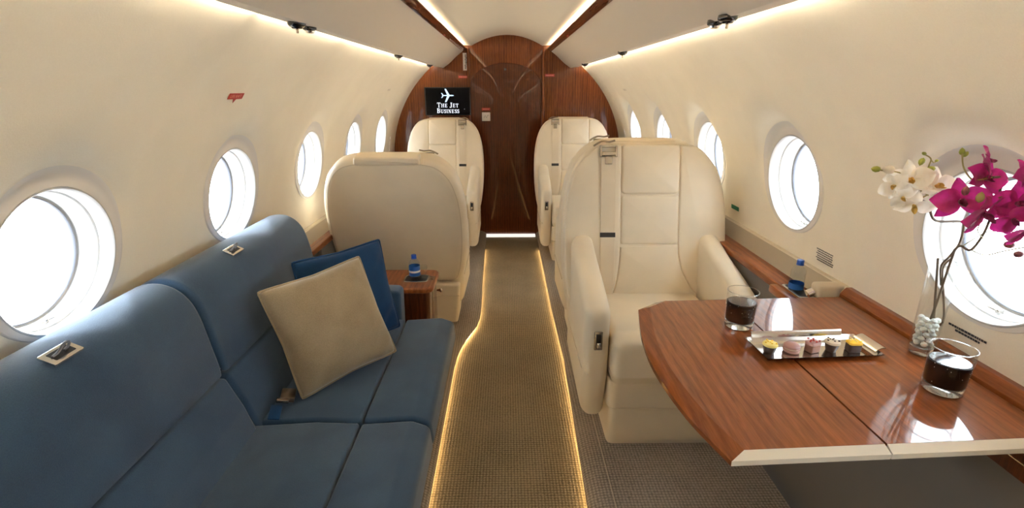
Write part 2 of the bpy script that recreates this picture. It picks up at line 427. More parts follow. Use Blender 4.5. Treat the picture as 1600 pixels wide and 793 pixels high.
# aisle floor and raised side floors
mb = MB(); mb.grid(2, 40, lambda u, v: (-.5 + u, Y0 + (Y1 - Y0) * v, 0)); tag(mb.build('floor', M['carpet'], smooth=False), 'sunken aisle floor in brown woven carpet', kind='structure')
def interp(tab, y):
    if y <= tab[0][0]: return tab[0][1]
    for (a, p), (b, q) in zip(tab, tab[1:]):
        if y <= b: t = (y - a) / (b - a); return p + (q - p) * t
    return tab[-1][1]
EL = [(-1.3, -.276), (1.4, -.279), (2.3, -.281), (2.42, -.276), (2.52, -.262), (2.62, -.240), (2.72, -.210), (2.80, -.188), (2.90, -.177), (3.05, -.174), (3.5, -.188), (4.9, -.213)]
ER = [(-1.3, .275), (1.4, .277), (2.385, .303), (3.0, .291), (4.9, .288)]
ysamp = [Y0 + k * .3 for k in range(12)] + [2.2 + .03 * k for k in range(34)] + [3.3, 3.6, 4.0, 4.4, Y1]
ysamp = sorted(set(y for y in ysamp if y <= Y1))
for s, tab, nm, lb in ((-1, EL, 'left', 'raised left floor with a rounded edge in grey brown woven carpet'), (1, ER, 'right', 'raised right floor with a rounded edge in grey brown woven carpet')):
    cs = [(0.030, -.005), (.030, .016), (.012, .018), (.003, .020), (.0, .026), (.007, .038), (.022, .048), (.045, .056), (.075, .060), (.12, .0615), (.3, .0615), (.74, .0615)]
    mb = MB(); N = len(cs)
    def f(u, v, tab=tab, s=s):
        j = round(v * (len(ysamp) - 1)); y = ysamp[j]; d, z = cs[round(u * (N - 1))]; return (interp(tab, y) + s * d, y, z)
    mb.grid(N - 1, len(ysamp) - 1, f)
    o = mb.build('floor', M['carpet2'], angle=60); tag(o, lb, kind='structure')
    pts = [(interp(tab, y) + s * .016, y, .0085) for y in ysamp if y < 4.6]
    mb = MB(); mb.tube(pts, .0045, 6, smooth=1)
    tag(mb.build('floor_light_strip', M['led']), 'glowing amber light strip along the %s edge of the aisle carpet' % nm, 'light strip', 'amber aisle light strips')
# thin seams of the carpet on the right side floor
for x0 in (.365,):
    mb = MB(); mb.box((x0 + .004, 1.6, .0625), (.003, 3.6, .0012)); tag(mb.build('trim_1', M['seam']), 'thin carpet seam on the right side floor', kind='structure')
# overhead side panels (slab cross-sections swept along the cabin)
YP1 = 4.868
for s, nm in ((-1, 'left'), (1, 'right')):
    under = smoothcurve([(.398, 1.742), (.455, 1.698), (.52, 1.640), (.575, 1.602)], 5, False) + [(.582, 1.598), (.655, 1.607), (.664, 1.612)]
    top = [(.664, 1.618), (.60, 1.625), (.50, 1.70), (.42, 1.752), (.398, 1.750)]
    P = [(s * x, z) for x, z in under + top]
    mb = MB(); mb.prism(P, XZ, Y0, YP1); tag(mb.build('trim_%d' % (2 if s < 0 else 3), M['panel'], angle=30), 'cream overhead panel above the %s wall' % nm, kind='structure')
    P = [(s * x, z) for x, z in [(.404, 1.737), (.397, 1.734), (.390, 1.736), (.363, 1.757), (.362, 1.762), (.367, 1.764), (.400, 1.752)]]
    mb = MB(); mb.prism(P, XZ, Y0, YP1 - .001); tag(mb.build('trim_%d' % (4 if s < 0 else 5), M['trimwood'], angle=30), 'dark wood rail beside the %s ceiling light cove' % nm, kind='structure')
    mb = MB(); mb.box((s * .645, (Y0 + YP1) / 2, 1.631), (.022, YP1 - Y0 - .06, .010), .003)
    tag(mb.build('cove_light', M['cove']), 'warm light tube hidden between %s overhead panel and wall' % nm, 'light', 'wall cove lights')
    mb = MB(); mb.box((s * .415, (Y0 + YP1) / 2, 1.766), (.016, YP1 - Y0 - .06, .010), .003)
    tag(mb.build('cove_light', M['cove2']), 'warm light tube behind the %s ceiling wood rail' % nm, 'light', 'ceiling cove lights')
# cabin end behind the camera
P = [(-1.09, -.02), (1.09, -.02), (1.09, 1.2), (.7, 1.7), (0, 1.9), (-.7, 1.7), (-1.09, 1.2)]
mb = MB(); mb.prism(P, XZ, Y0 - .03, Y0); tag(mb.build('wall_rear', M['wall'], smooth=False), 'plain cream cabin end behind the viewer', kind='structure')
# bulkhead
mb = MB(); mb.prism([(x * 1.02, z) for x, z in P], XZ, Y1, Y1 + .04); bh = tag(mb.build('wall_back', M['wood_v'], smooth=False), 'glossy red brown mahogany bulkhead at the far end', kind='structure')
# fixed lens-shaped upper panel, arched door and upright mouldings
arch = [(-.338, .03), (.318, .03), (.318, 1.44)] + [( -.01 + .328 * math.cos(a), 1.44 + .20 * math.sin(a)) for a in [PI * k / 20 for k in range(1, 20)]] + [(-.338, 1.44)]
mb = MB(); mb.pad(arch, XZ, Y1 - .016, Y1 + .004, .004, .001); dr = tag(mb.build('door_1', M['wood_d'], angle=30), 'glossy mahogany cabin door with an arched top, a dark reflection painted into its tone', kind='structure')  # darker wood and arched outline stand in for a dark reflection
for k, x in enumerate((-.352, .334)):
    mb = MB(); mb.pad(rpoly([(x - .013, Y1 - .030), (x + .013, Y1 - .030), (x + .013, Y1 + .002), (x - .013, Y1 + .002)], .009), XY, .0, 1.765, .002, .002)
    tag(mb.build('trim_%d' % (6 + k), M['wood_v']), 'upright rounded mahogany moulding beside the door', kind='structure')
mb = MB(); mb.box((.0, Y1 - .03, .012), (.56, .05, .022), .003); tag(mb.build('door_sill', mat('sill_gap_glow', (.8, .8, .8), .3, emit=(1, .97, .92), es=.5)), 'sill under the dark cabin door with a painted glow of light from the gap', 'door sill')  # weak emission paints in light from the gap under the door; no lamp
mb = MB(); mb.lathe([(.010, 0), (.010, .002), (.0, .003)], (-.015, Y1 - .017, 1.585), 16, Matrix.Rotation(PI / 2, 4, 'X')); mb.build('peephole', M['ink'], dr)

# ledges along both walls
def ledge(s, x0, x1, xt, z, zt, y0, y1, nm):
    e = empty('side_ledge', (s * x1, (y0 + y1) / 2, 0)); L = Vector(e.location)
    fr = lambda u, v, w: (s * u - L.x, w - L.y, v)
    mb = MB(); mb.pad(rpoly([(x0, z - .03), (x1 + .02, z - .03), (x1 + .02, z), (x0, z)], .007), fr, y0, y1, .002, .002); mb.build('ledge_top', M['wood_l'], e)
    mb = MB(); mb.prism([(x1, z - .02), (xt + .035, z - .02), (xt + .035, zt), (xt, zt), (xt - .006, zt - .005)], fr, y0, y1); mb.build('wall_band', M['beige'], e, angle=30)
    mb = MB(); mb.prism([(xt - .004, zt - .004), (xt + .02, zt - .004), (xt + .02, zt + .002), (xt - .001, zt + .002)], fr, y0, y1); mb.build('band_lip', M['beige_l'], e, angle=30)
    return e
e = ledge(1, .956, 1.020, 1.070, .765, .822, 1.452, Y1 - .001, 'right'); tag(e, 'mahogany ledge with beige band along the right wall beside the seats', 'ledge')
e = ledge(-1, .966, 1.000, 1.058, .655, .708, 2.16, Y1 - .001, 'left'); tag(e, 'mahogany ledge with beige band along the left wall behind the cream seats', 'ledge')
# lower side panels
mb = MB(); mb.box((.976, (Y0 + Y1) / 2, .38), (.024, Y1 - Y0 - .002, .71), .003); tag(mb.build('wall_right_lower', M['dado']), 'grey lower side panel under the right ledge', kind='structure')
mb = MB(); mb.box((-.986, (2.5 + Y1) / 2, .34), (.024, Y1 - 2.5 - .002, .56), .003); tag(mb.build('wall_left_lower', M['dado']), 'grey lower side panel under the left ledge', kind='structure')

# ================================================================== LEATHER SEATS
def seat(loc, rz, sc, flip, label, rec=0.):
    e = tag(empty('cabin_seat', loc, rz, sc), label, 'seat', 'cream leather cabin seats'); F = -1 if flip else 1
    def part(name, mb, m, par=e): 
        return mb.build(name, m, par)
    mb = MB(); mb.pad(rpoly([(-.225, .02), (.225, .02), (.225, .46), (-.225, .46)], .03), XY, .0, .172, .004, .012); part('plinth', mb, M['leather'])
    mb = MB(); mb.pad(rpoly([(-.236, .0), (.236, .0), (.236, .50), (-.236, .50)], .035), XY, .176, .300, .012, .006); part('seat_frame', mb, M['leather'])
    # seat cushion with a rounded front
    side = dens(rpoly([(-.022, .300), (.50, .300), (.50, .470), (.02, .505), (-.035, .47), (-.040, .34)], [.02, .02, .03, .05, .04, .02]), .04)
    mb = MB(); mb.pad(side, lambda u, v, w: (w, u, v), -.234, .234, .028, .028); part('seat_cushion', mb, M['leather'])
    # arms
    for sg in (-1, 1):
        arm = dens(smoothcurve([(.012, .545), (.022, .580), (.06, .606), (.20, .650), (.36, .690), (.50, .735)], 4, False) + [(.56, .70), (.56, .16), (.05, .12), (.012, .30)], .05)
        mb = MB(); mb.pad(arm, lambda u, v, w, sg=sg: (sg * w, u, v), .240, .335, .034, .044, 0, 6); a = part('arm', mb, M['leather'])
        mb = MB(); mb.tube([(sg * .318, .012, .325), (sg * .3365, .06, .33), (sg * .3365, .30, .33), (sg * .3365, .50, .33)], .0022, 6, smooth=1); mb.build('seam', M['seam'], a)
        if sg == -F:
            fm = Matrix.Rotation(math.radians(-4), 4, 'X')
            mb = MB(); mb.box((sg * .288, -.001, .475), (.032, .008, .074), .004, mtx=fm); pl = mb.build('recline_plate', M['nickel'], e)
            mb = MB(); mb.box((sg * .288, -.006, .475), (.019, .006, .056), .002, mtx=fm); mb.build('lever_recess', M['black'], pl)
            mb = MB(); mb.box((sg * .288, -.012, .462), (.015, .010, .022), .003, mtx=fm); mb.build('lever', M['chrome'], pl)
    # backrest frame: u across, v up the tilted back, w towards the sitter
    th = math.atan2(.17 + rec, .72); O = Vector((0, .46, .38)); V = Vector((0, math.sin(th), math.cos(th))); N = Vector((0, -math.cos(th), math.sin(th)))
    fr = lambda u, v, w: tuple(O + V * v + N * w + Vector((u, 0, 0)))
    half = [(.18, -.06), (.29, -.055), (.335, .0), (.362, .16), (.370, .32), (.366, .46), (.350, .57), (.318, .665), (.262, .735), (.19, .766), (.09, .774)]
    out = half + [(-x, y) for x, y in reversed(half)]
    outs = smoothcurve(out, 3)
    mb = MB(); mb.pad(outs, fr, -.125, .0, .045, .018); mb.pad(offset(outs, .028), fr, -.01, .0205, .002, .004); shell = part('backrest', mb, M['leather'])
    # piping around the rear panel
    mb = MB(); mb.tube([fr(u, v, -.119) for u, v in offset(outs, .028)], .0032, 6, closed=True, smooth=1); mb.build('piping', M['seam'], shell)
    mb = MB(); mb.pad(dens(rpoly([(-.165, .742), (.165, .742), (.158, .790), (-.158, .790)], .014)), fr, -.134, -.06, .012, .012); part('headrest_flap', mb, M['leather'])
    # front pads
    c0, c1 = -.112, .150
    def mir(P): return [(F * u, v) for u, v in P]
    g = .0010
    hw = lambda v: interp([(-.05, .325), (.0, .333), (.16, .357), (.32, .365), (.46, .361), (.57, .345), (.665, .312), (.72, .26), (.75, .21), (.764, .13)], v)
    def edge(v0, v1, sg, n=14): return [(sg * hw(v0 + (v1 - v0) * k / n), v0 + (v1 - v0) * k / n) for k in range(n + 1)]
    lowl = [(-.112, .30), (-.118, .20), (-.135, .11), (-.165, .05)]; lowr = [(.150, .31), (.156, .25), (.177, .18), (.215, .11), (.275, .045)]
    P = [(c0 + g, .538), (c1 - g, .538), (c1 - g, .758), (c0 + g, .758)]
    mb = MB(); mb.pad(dens(rpoly(mir(P), .022)), fr, -.01, .030, .003, .010, .010); part('headrest', mb, M['leather'])
    P = [(c0 + g, .312), (c1 - g, .312), (c1 - g, .532), (c0 + g, .532)]
    mb = MB(); mb.pad(dens(rpoly(mir(P), .014)), fr, -.01, .026, .003, .008, .006); part('back_pad', mb, M['leather'])
    P = [(c0 + g, .306)] + smoothcurve([(x + g, y) for x, y in lowl], 4, False) + [(.28, .035)] + smoothcurve([(x - g, y) for x, y in reversed(lowr)], 4, False)
    mb = MB(); mb.pad(mir(P[1:]), fr, -.01, .027, .003, .008, .012); part('lumbar_pad', mb, M['leather'])
    P = [(c0 - g, .755)] + [(x - g, y) for x, y in smoothcurve(lowl, 4, False)] + edge(.05, .750, -1)[0:] 
    mb = MB(); mb.pad(mir(rpoly(P, .012, 2)), fr, -.01, .028, .003, .009, .006); part('side_bolster', mb, M['leather'])
    P = [(c1 + g, .755)] + [(x + g, y) for x, y in smoothcurve(lowr, 4, False)] + edge(.05, .750, 1)
    mb = MB(); mb.pad(mir(rpoly(P, .012, 2)), fr, -.01, .028, .003, .009, .008); part('side_bolster', mb, M['leather'])
    # seat belt on the aisle side
    bl = [(-.205, .70), (-.140, .70), (-.140, .30), (-.146, .05), (-.20, .05), (-.205, .30)]
    mb = MB(); mb.pad(dens(mir(bl), .05), fr, .034, .0375, .001, .001); b = part('shoulder_belt', mb, M['belt'])
    mb = MB(); mb.pad(mir([(-.207, .345), (-.138, .345), (-.138, .366), (-.207, .366)]), fr, .036, .0395, .001, .001); mb.build('belt_stop', M['black'], b)
    bu = MB(); bu.pad(rpoly(mir([(-.212, .742), (-.134, .742), (-.134, .752), (-.212, .752)]), .003), fr, .028, .040, .002, .002)
    bu.pad(rpoly(mir([(-.212, .700), (-.203, .700), (-.203, .75), (-.212, .75)]), .002), fr, .032, .043, .002, .002)
    bu.pad(rpoly(mir([(-.143, .700), (-.134, .700), (-.134, .75), (-.143, .75)]), .002), fr, .032, .043, .002, .002)
    bu.pad(rpoly(mir([(-.205, .706), (-.141, .706), (-.141, .724), (-.205, .724)]), .003), fr, .036, .046, .003, .003)
    bu.pad(rpoly(mir([(-.190, .668), (-.156, .668), (-.156, .704), (-.190, .704)]), .006), fr, .036, .043, .003, .003)
    bu.tube([fr(F * u, v, .01) for u, v in ((-.235, .752), (-.20, .772), (-.165, .770), (-.140, .776))], .0045, 8)
    part('belt_buckle', bu, M['nickel'])
    # rear lower cover, wrapping under the back
    mb = MB(); mb.pad(dens(rpoly([(-.30, .035), (.30, .035), (.318, .30), (-.318, .30)], .02)), lambda u, v, w: (u, w, v), .40, .600, .01, .016); cv = part('rear_skirt', mb, M['leather'])
    mb = MB(); mb.tube([(-.312, .604, .225), (.312, .604, .225)], .0022, 6, smooth=1); mb.build('seam', M['seam'], cv)
    return e
seat((.622, 1.645, .0615), 0, 1, False, 'nearest cream leather seat behind the wooden table, facing the viewer')
seat((.645, 3.15, .0615), PI, (1, 1, 1.0), True, 'cream leather seat turned away, back to back with the nearest right seat')
seat((.575, 3.90, .0615), 0, (.91, .95, .99), False, 'far right cream leather seat against the mahogany bulkhead')
seat((-.545, 3.90, .0615), 0, (.91, .95, .985), True, 'far left cream leather seat below the black monitor')
seat((-.605, 3.30, .0615), PI, (1.03, 1, .93), False, 'cream leather seat seen from behind, beyond the blue sofa', rec=.02)

# ================================================================== SOFA
so = tag(empty('sofa', (-.65, .85, .0615)), 'long blue fabric sofa along the left wall under the windows', 'sofa')
SO = Vector(so.location)
def sfr(u, v, w): return (u - SO.x, w - SO.y, v - SO.z)
secs = [(1.333, 2.065), (.290, 1.327), (-.62, .284)]
bsecs = [(1.318, 2.125), (.270, 1.312), (-.62, .264)]
mb = MB(); mb.pad(dens(rpoly([(-1.0, .0615), (-.33, .0615), (-.30, .10), (-.29, .26), (-1.0, .26)], .01), .1), sfr, -.62, 2.06, .01, .01); mb.build('base', M['blue'], so)
for a, b in secs:
    P = dens(rpoly([(-.458, .25), (-.275, .25), (-.238, .34), (-.244, .415), (-.30, .436), (-.458, .426)], [.01, .03, .04, .03, .04, .012]), .03)
    mb = MB(); mb.pad(P, sfr, a, b, .016, .016); mb.build('seat_front', M['blue'], so)
    P = dens(rpoly([(-.80, .25), (-.464, .25), (-.464, .427), (-.60, .433), (-.80, .420)], [.01, .01, .012, .1, .01]), .03)
    mb = MB(); mb.pad(P, sfr, a, b, .014, .014); mb.build('seat_cushion', M['blue'], so)
for a, b in bsecs:
    P = dens(rpoly([(-.772, .40), (-.800, .500), (-.842, .602), (-.99, .602), (-.99, .40)], [.012, .12, .018, .01, .01]), .03)
    mb = MB(); mb.pad(P, sfr, a, b, .016, .016); mb.build('lower_backrest', M['blue'], so)
    P = dens(smoothcurve([(-.846, .625), (-.856, .70), (-.872, .80), (-.895, .860), (-.935, .897), (-.985, .908), (-1.035, .895), (-1.058, .86), (-1.05, .75), (-1.03, .609), (-.94, .607), (-.86, .608)], 4), .03)
    mb = MB(); mb.pad(P, sfr, a, b, .018, .022 if b < 2 else .035); mb.build('upper_backrest', M['blue'], so)
P = dens(rpoly([(-.99, .07), (-.49, .07), (-.482, .555), (-.99, .575)], [.01, .02, .03, .03]), .06)
mb = MB(); mb.pad(P, sfr, 2.072, 2.175, .02, .025); mb.build('armrest', M['blue'], so)
# belt anchor hooks let into the sofa top
for k, (x, y) in enumerate(((-.925, .925), (-.930, 1.620))):
    an = tag(empty('belt_anchor', (x, y, .899)), ('chrome belt hook plate on the sofa top by the nearest window', 'chrome belt hook plate on the sofa top by the second left window')[k], 'belt hook')
    an.scale = (.72, .72, .8)
    Rm = Matrix.Rotation(math.radians(-24), 4, 'Y').inverted()
    fr = lambda u, v, w: tuple(Rm @ Vector((u, v, w + .001)))
    P0 = rpoly([(-.026, -.050), (.026, -.050), (.026, .050), (-.026, .050)], .004)
    mb = MB(); mb.pad(P0, fr, -.004, .004, .001, .002); mb.build('plate', M['chrome'], an)
    mb = MB(); mb.pad(rpoly([(-.016, -.034), (.016, -.034), (.016, .034), (-.016, .034)], .004), fr, .001, .0046, .0005, .0005); mb.build('recess', M['black'], an)
    mb = MB(); mb.tube([fr(0, -.030, .006), fr(0, -.012, .010), fr(0, .0, .024), fr(0, .012, .030), fr(0, .024, .024), fr(0, .022, .012), fr(0, .010, .006)], .0038, 8); mb.build('hook', M['gasket'], an)
# seat belt buckle in the crease
bk = tag(empty('sofa_belt', (-.728, 1.43, .450)), 'bronze lap belt buckle in the sofa crease beside the sand cushion', 'seat belt')
Rm = Matrix.Rotation(math.radians(16), 4, 'Z') @ Matrix.Rotation(math.radians(14), 4, 'Y')
mb = MB(); mb.box((0, .0, .006), (.045, .062, .018), .005, mtx=Rm); mb.build('buckle', mat('bronze', (.30, .22, .16), .3, 1), bk)
mb = MB(); mb.box((-.003, -.035, .010), (.040, .016, .014), .004, mtx=Rm); mb.build('buckle_lip', mat('bronze_light', (.42, .33, .26), .25, 1), bk)
mb = MB(); mb.box((-.012, -.075, -.006), (.034, .075, .004), .001, mtx=Rm); mb.build('strap', M['navy'], bk)

# cushions
def cushion(name, TL, TR, BR, BL, T, m, label, seed):
    TL, TR, BR, BL = map(Vector, (TL, TR, BR, BL)); c = (TL + TR + BR + BL) / 4
    ux = ((TR - TL) + (BR - BL)).normalized(); vz = ((TL - BL) + (TR - BR)); vz = (vz - ux * vz.dot(ux)).normalized(); nn_ = ux.cross(vz)
    if nn_.y > 0: nn_ = -nn_
    e = tag(empty(name, c), label, 'cushion'); n = 30
    def pt(u, v, sg):
        U, Vv = 2 * u - 1, 2 * v - 1
        p = BL * (1 - u) * (1 - v) + BR * u * (1 - v) + TR * u * v + TL * (1 - u) * v - c
        pull = .015 * (1 - abs(U)) ** .6; pullv = .015 * (1 - abs(Vv)) ** .6; cr = (abs(U * Vv)) ** 9 * .007
        p = p - ux * (U * (pullv * abs(U) ** 4 + cr)) - vz * (Vv * (pull * abs(Vv) ** 4 + cr))
        h = max(0, (1 - abs(U) ** 2.6) * (1 - abs(Vv) ** 2.6)) ** .50
        wr = noise.noise(Vector((u * 3.2 + seed, v * 3.2, sg))) * .016 + noise.noise(Vector((u * 9 + seed, v * 9, sg * 2))) * .003
        diag = math.exp(-((abs(U * Vv) - .50) / .20) ** 2) * math.sin((U - Vv) * 11 + seed) * .007
        return p + nn_ * sg * (T * h + (wr + diag) * h)
    mb = MB(); mb.grid(n, n, lambda u, v: pt(u, v, 1)); mb.grid(n, n, lambda u, v: pt(u, v, -1))
    # weld rims
    o = mb.build('cover', m, e); bm = bmesh.new(); bm.from_mesh(o.data); bmesh.ops.remove_doubles(bm, verts=bm.verts[:], dist=1e-5); bmesh.ops.recalc_face_normals(bm, faces=bm.faces[:]); bm.to_mesh(o.data); bm.free()
    rim = [pt(k / 20, 0, 1) for k in range(20)] + [pt(1, k / 20, 1) for k in range(20)] + [pt(1 - k / 20, 1, 1) for k in range(20)] + [pt(0, 1 - k / 20, 1) for k in range(20)]
    mb = MB(); mb.tube(rim, .0042, 8, closed=True, smooth=2); mb.build('piping', m, e)
    return e
cushion('cushion', (-.815, 1.500, .797), (-.563, 1.806, .820), (-.428, 1.726, .450), (-.684, 1.424, .437), .066, M['sand'], 'sand coloured cushion with piped edges leaning on the blue sofa', 3)
cushion('cushion', (-.800, 1.740, .815), (-.540, 2.03, .820), (-.462, 1.960, .440), (-.730, 1.665, .440), .050, M['navy'], 'royal blue cushion tucked behind the sand coloured one', 8)

# ================================================================== SIDE TABLE beyond the sofa
st = tag(empty('side_table', (-.66, 2.33, .0615)), 'small dark mahogany side cabinet between sofa arm and cream seat', 'side table'); T0 = Vector(st.location)
fr = lambda u, v, w: (u - T0.x, v - T0.y, w - T0.z)
mb = MB(); mb.pad(rpoly([(-.925, 2.20), (-.372, 2.20), (-.372, 2.45), (-.925, 2.45)], [.01, .035, .035, .01]), fr, .062, .495, .004, .004); mb.build('body', M['wood_d'], st)
mb = MB(); mb.pad(rpoly([(-.93, 2.19), (-.355, 2.19), (-.355, 2.46), (-.93, 2.46)], [.005, .05, .05, .005]), fr, .496, .522, .006, .009); mb.build('top', M['wood_l'], st)
def cup_holder(e, cx, cy, z, sx, sy, L):
    fr2 = lambda u, v, w: (u - L.x, v - L.y, w - L.z)
    mb = MB(); mb.pad(rpoly([(cx - sx, cy - sy), (cx + sx, cy - sy), (cx + sx, cy + sy), (cx - sx, cy + sy)], min(sx, sy) * .6), fr2, z - .004, z + .003, .001, .002); c = mb.build('cup_holder', M['nickel'], e)
    mb = MB(); mb.pad(rpoly([(cx - sx + .008, cy - sy + .008), (cx + sx - .008, cy - sy + .008), (cx + sx - .008, cy + sy - .008), (cx - sx + .008, cy + sy - .008)], min(sx, sy) * .5), fr2, z - .002, z + .0036, .0005, .0005); mb.build('cup_well', M['black'], c)
cup_holder(st, -.452, 2.325, .522, .062, .050, T0)
for k in range(5):
    mb = MB(); mb.box((-.386 + T0.x * -1 * 0 - T0.x * 1 + .0 + k * .007 - 0.008, 2.33 - T0.y, .5235 - T0.z), (.0035, .05, .002), .0005); mb.build('speaker_slot', M['nickel'], st)
mb = MB(); mb.lathe([(.004, 0), (.006, .012), (.011, .020), (.011, .026), (.0, .030)], (-.352 - T0.x, 2.30 - T0.y, .47 - T0.z), 16, Matrix.Rotation(PI / 2, 4, 'Y')); mb.build('knob', M['chrome'], st)

# ================================================================== BOTTLES
def bottle(loc, h, R, label, fill):
    e = tag(empty('water_bottle', loc), label, 'bottle')
    prof = [(R * .9, 0), (R, .006), (R, h * .45), (R * .93, h * .50), (R, h * .55), (R * .97, h * .64), (R * .75, h * .74), (R * .42, h * .82), (R * .40, h * .86)]
    mb = MB(); mb.lathe(prof, n=28, cap1=False); mb.build('body', M['water'], e)
    mb = MB(); mb.lathe([(R * .46, h * .86), (R * .48, h * .865), (R * .48, h * .985), (R * .44, h)], n=24); mb.build('cap', M['cap'], e)
    mb = MB(); mb.lathe([(R * .52, h * .835), (R * .52, h * .855)], n=24); mb.build('neck_ring', M['cap'], e)
    return e
b = bottle((-.462, 2.335, .5265), .118, .027, 'small water bottle with blue cap standing in the side cabinet cup holder', .5)
mb = MB(); mb.lathe([(.0275, .012), (.0275, .062)], n=28, cap0=False, cap1=False); mb.build('label_wrap', M['label'], b)
mb = MB(); mb.lathe([(.0279, .030), (.0279, .040)], n=28, cap0=False, cap1=False); mb.build('label_stripe', M['paper'], b)
# little drinking glass beside it
g = tag(empty('shot_glass', (-.418, 2.330, .5265)), 'small clear glass beside the bottle on the side cabinet', 'glass')
mb = MB(); mb.lathe([(.012, 0), (.018, .030), (.021, .062), (.0195, .062), (.0165, .030), (.010, .006)], n=24); mb.build('bowl', M['tumbler'], g)
le = [o for o in bpy.data.objects if o.name == 'side_ledge'][0]
LL = Vector(le.location); mb = MB(); mb.box((.9405 - LL.x, 1.545 - LL.y, .750), (.030, .182, .030), .006); mb.build('ledge_nosing', M['wood_l'], le)
cup_holder(le, .988, 1.565, .765, .028, .062, Vector(le.location))
b2 = bottle((.985, 1.575, .7692), .105, .023, 'small water bottle with blue cap standing on the right ledge by the table', .4)
mb = MB(); mb.lathe([(.0235, .004), (.0235, .024)], n=28, cap0=False, cap1=False); mb.build('label_wrap', M['label'], b2)
ct = tag(empty('ledge_cover', (1.02, 1.482, .7735)), 'beige hinged ledge cover with chrome catch at the end of the table', 'cover')
mb = MB(); mb.box((.018, 0, .030), (.100, .050, .045), .010, 3); mb.build('flap', M['beige_l'], ct)
mb = MB(); mb.lathe([(.013, 0), (.013, .02), (.009, .022)], (-.055, -.004, .018), 20, Matrix.Rotation(math.radians(60), 4, 'Y')); mb.build('catch', M['chrome'], ct)

# ================================================================== TABLE
tb = tag(empty('folding_table', (.72, 1.08, .80)), 'glossy mahogany folding table with ivory edge in two leaves', 'table'); T1 = Vector(tb.location)
left = smoothcurve([(.397, .722), (.362, .860), (.346, 1.034), (.358, 1.196), (.391, 1.362)], 6, False)
def leaf(out, ivory, nm, leaf_label=None):
    # out: outline counter-clockwise; ivory: set of edge indices faced in ivory, -1 for no bevel edges
    fr3 = lambda p, z: (p[0] - T1.x, p[1] - T1.y, z - T1.z)
    n = len(out); inn = []
    for i in range(n):
        # inset per edge
        a, b, c = Vector(out[i - 1]), Vector(out[i]), Vector(out[(i + 1) % n])
        d1 = inset[(i - 1) % n]; d2 = inset[i]
        e1 = (b - a).normalized(); e2 = (c - b).normalized(); n1 = Vector((-e1.y, e1.x)); n2 = Vector((-e2.y, e2.x))
        det = n1.x * n2.y - n1.y * n2.x
        if abs(det) < .05: p = b + (n1 * d1 + n2 * d2) / 2
        else:
            q1 = n1.dot(b) + d1; q2 = n2.dot(b) + d2; p = Vector(((q1 * n2.y - q2 * n1.y) / det, (n1.x * q2 - n2.x * q1) / det))
        inn.append((p.x, p.y))
    mb = MB(); mb.add([fr3(p, .80) for p in inn] + [fr3(p, .786) for p in inn], [tuple(range(n))] + [tuple(reversed(range(n, 2 * n)))] + [(k, (k + 1) % n, (k + 1) % n + n, k + n) for k in range(n)])
    o = mb.build('table_leaf', M['wood_t'], tb, smooth=False)
    runs = []
    for i in range(n):
        iv = i in ivory
        if runs and runs[-1][0] == iv and not iv: runs[-1][1].append(i)
        else: runs.append((iv, [i]))
    for iv, ids in runs:
        if not iv and max(inset[i] for i in ids) < .002: continue
        mb = MB()
        for i in ids:
            j = (i + 1) % n; I, J, A, B = inn[i], inn[j], out[i], out[j]
            vs = [fr3(I, .7998), fr3(J, .7998), fr3(B, .7915), fr3(A, .7915), fr3(B, .781), fr3(A, .781), fr3(J, .778), fr3(I, .778)]
            mb.add(vs, [(0, 1, 2, 3), (3, 2, 4, 5), (5, 4, 6, 7), (7, 6, 1, 0), (0, 3, 5, 7), (1, 6, 4, 2)])
        mb.build('ivory_edge' if iv else 'wood_edge', M['ivory' if iv else 'wood_t'], tb, smooth=False)
    return o
out = [(.397, .722), (.694, .737), (.684, 1.424), (.458, 1.413)] + list(reversed(left))[0:-1]
inset = [.018, .0012, .006, .02] + [.034] * (len(left) - 1)
leaf(out, {0, 2}, 'left')
out = [(.6965, .737), (1.046, .755), (1.046, 1.440), (.6865, 1.424)]
inset = [.018, .003, .006, .0012]
leaf(out, {0, 2}, 'right')
mb = MB(); mb.box((-.06, .0, -.034), (.44, .50, .014), .004); mb.build('under_frame', M['dado'], tb)
mb = MB(); mb.box((.03, .0, -.055), (.32, .05, .026), .004); mb.build('support_arm', M['nickel'], tb)
# wood lip between table and wall, and apron below
mb = MB(); mb.pad(rpoly([(1.048, .74), (1.10, .74), (1.10, .826), (1.066, .826), (1.050, .806)], .003), XZ, Y0 + .001, 1.449, .001, .001)
tag(mb.build('table_rail', M['wood_l']), 'raised mahogany rail where the table meets the right wall', 'rail')
mb = MB(); mb.box((.985, .07, .745), (.05, 2.73, .05), .003); tag(mb.build('ledge_apron', M['wood_d']), 'dark mahogany apron under the table beside the wall', 'apron')

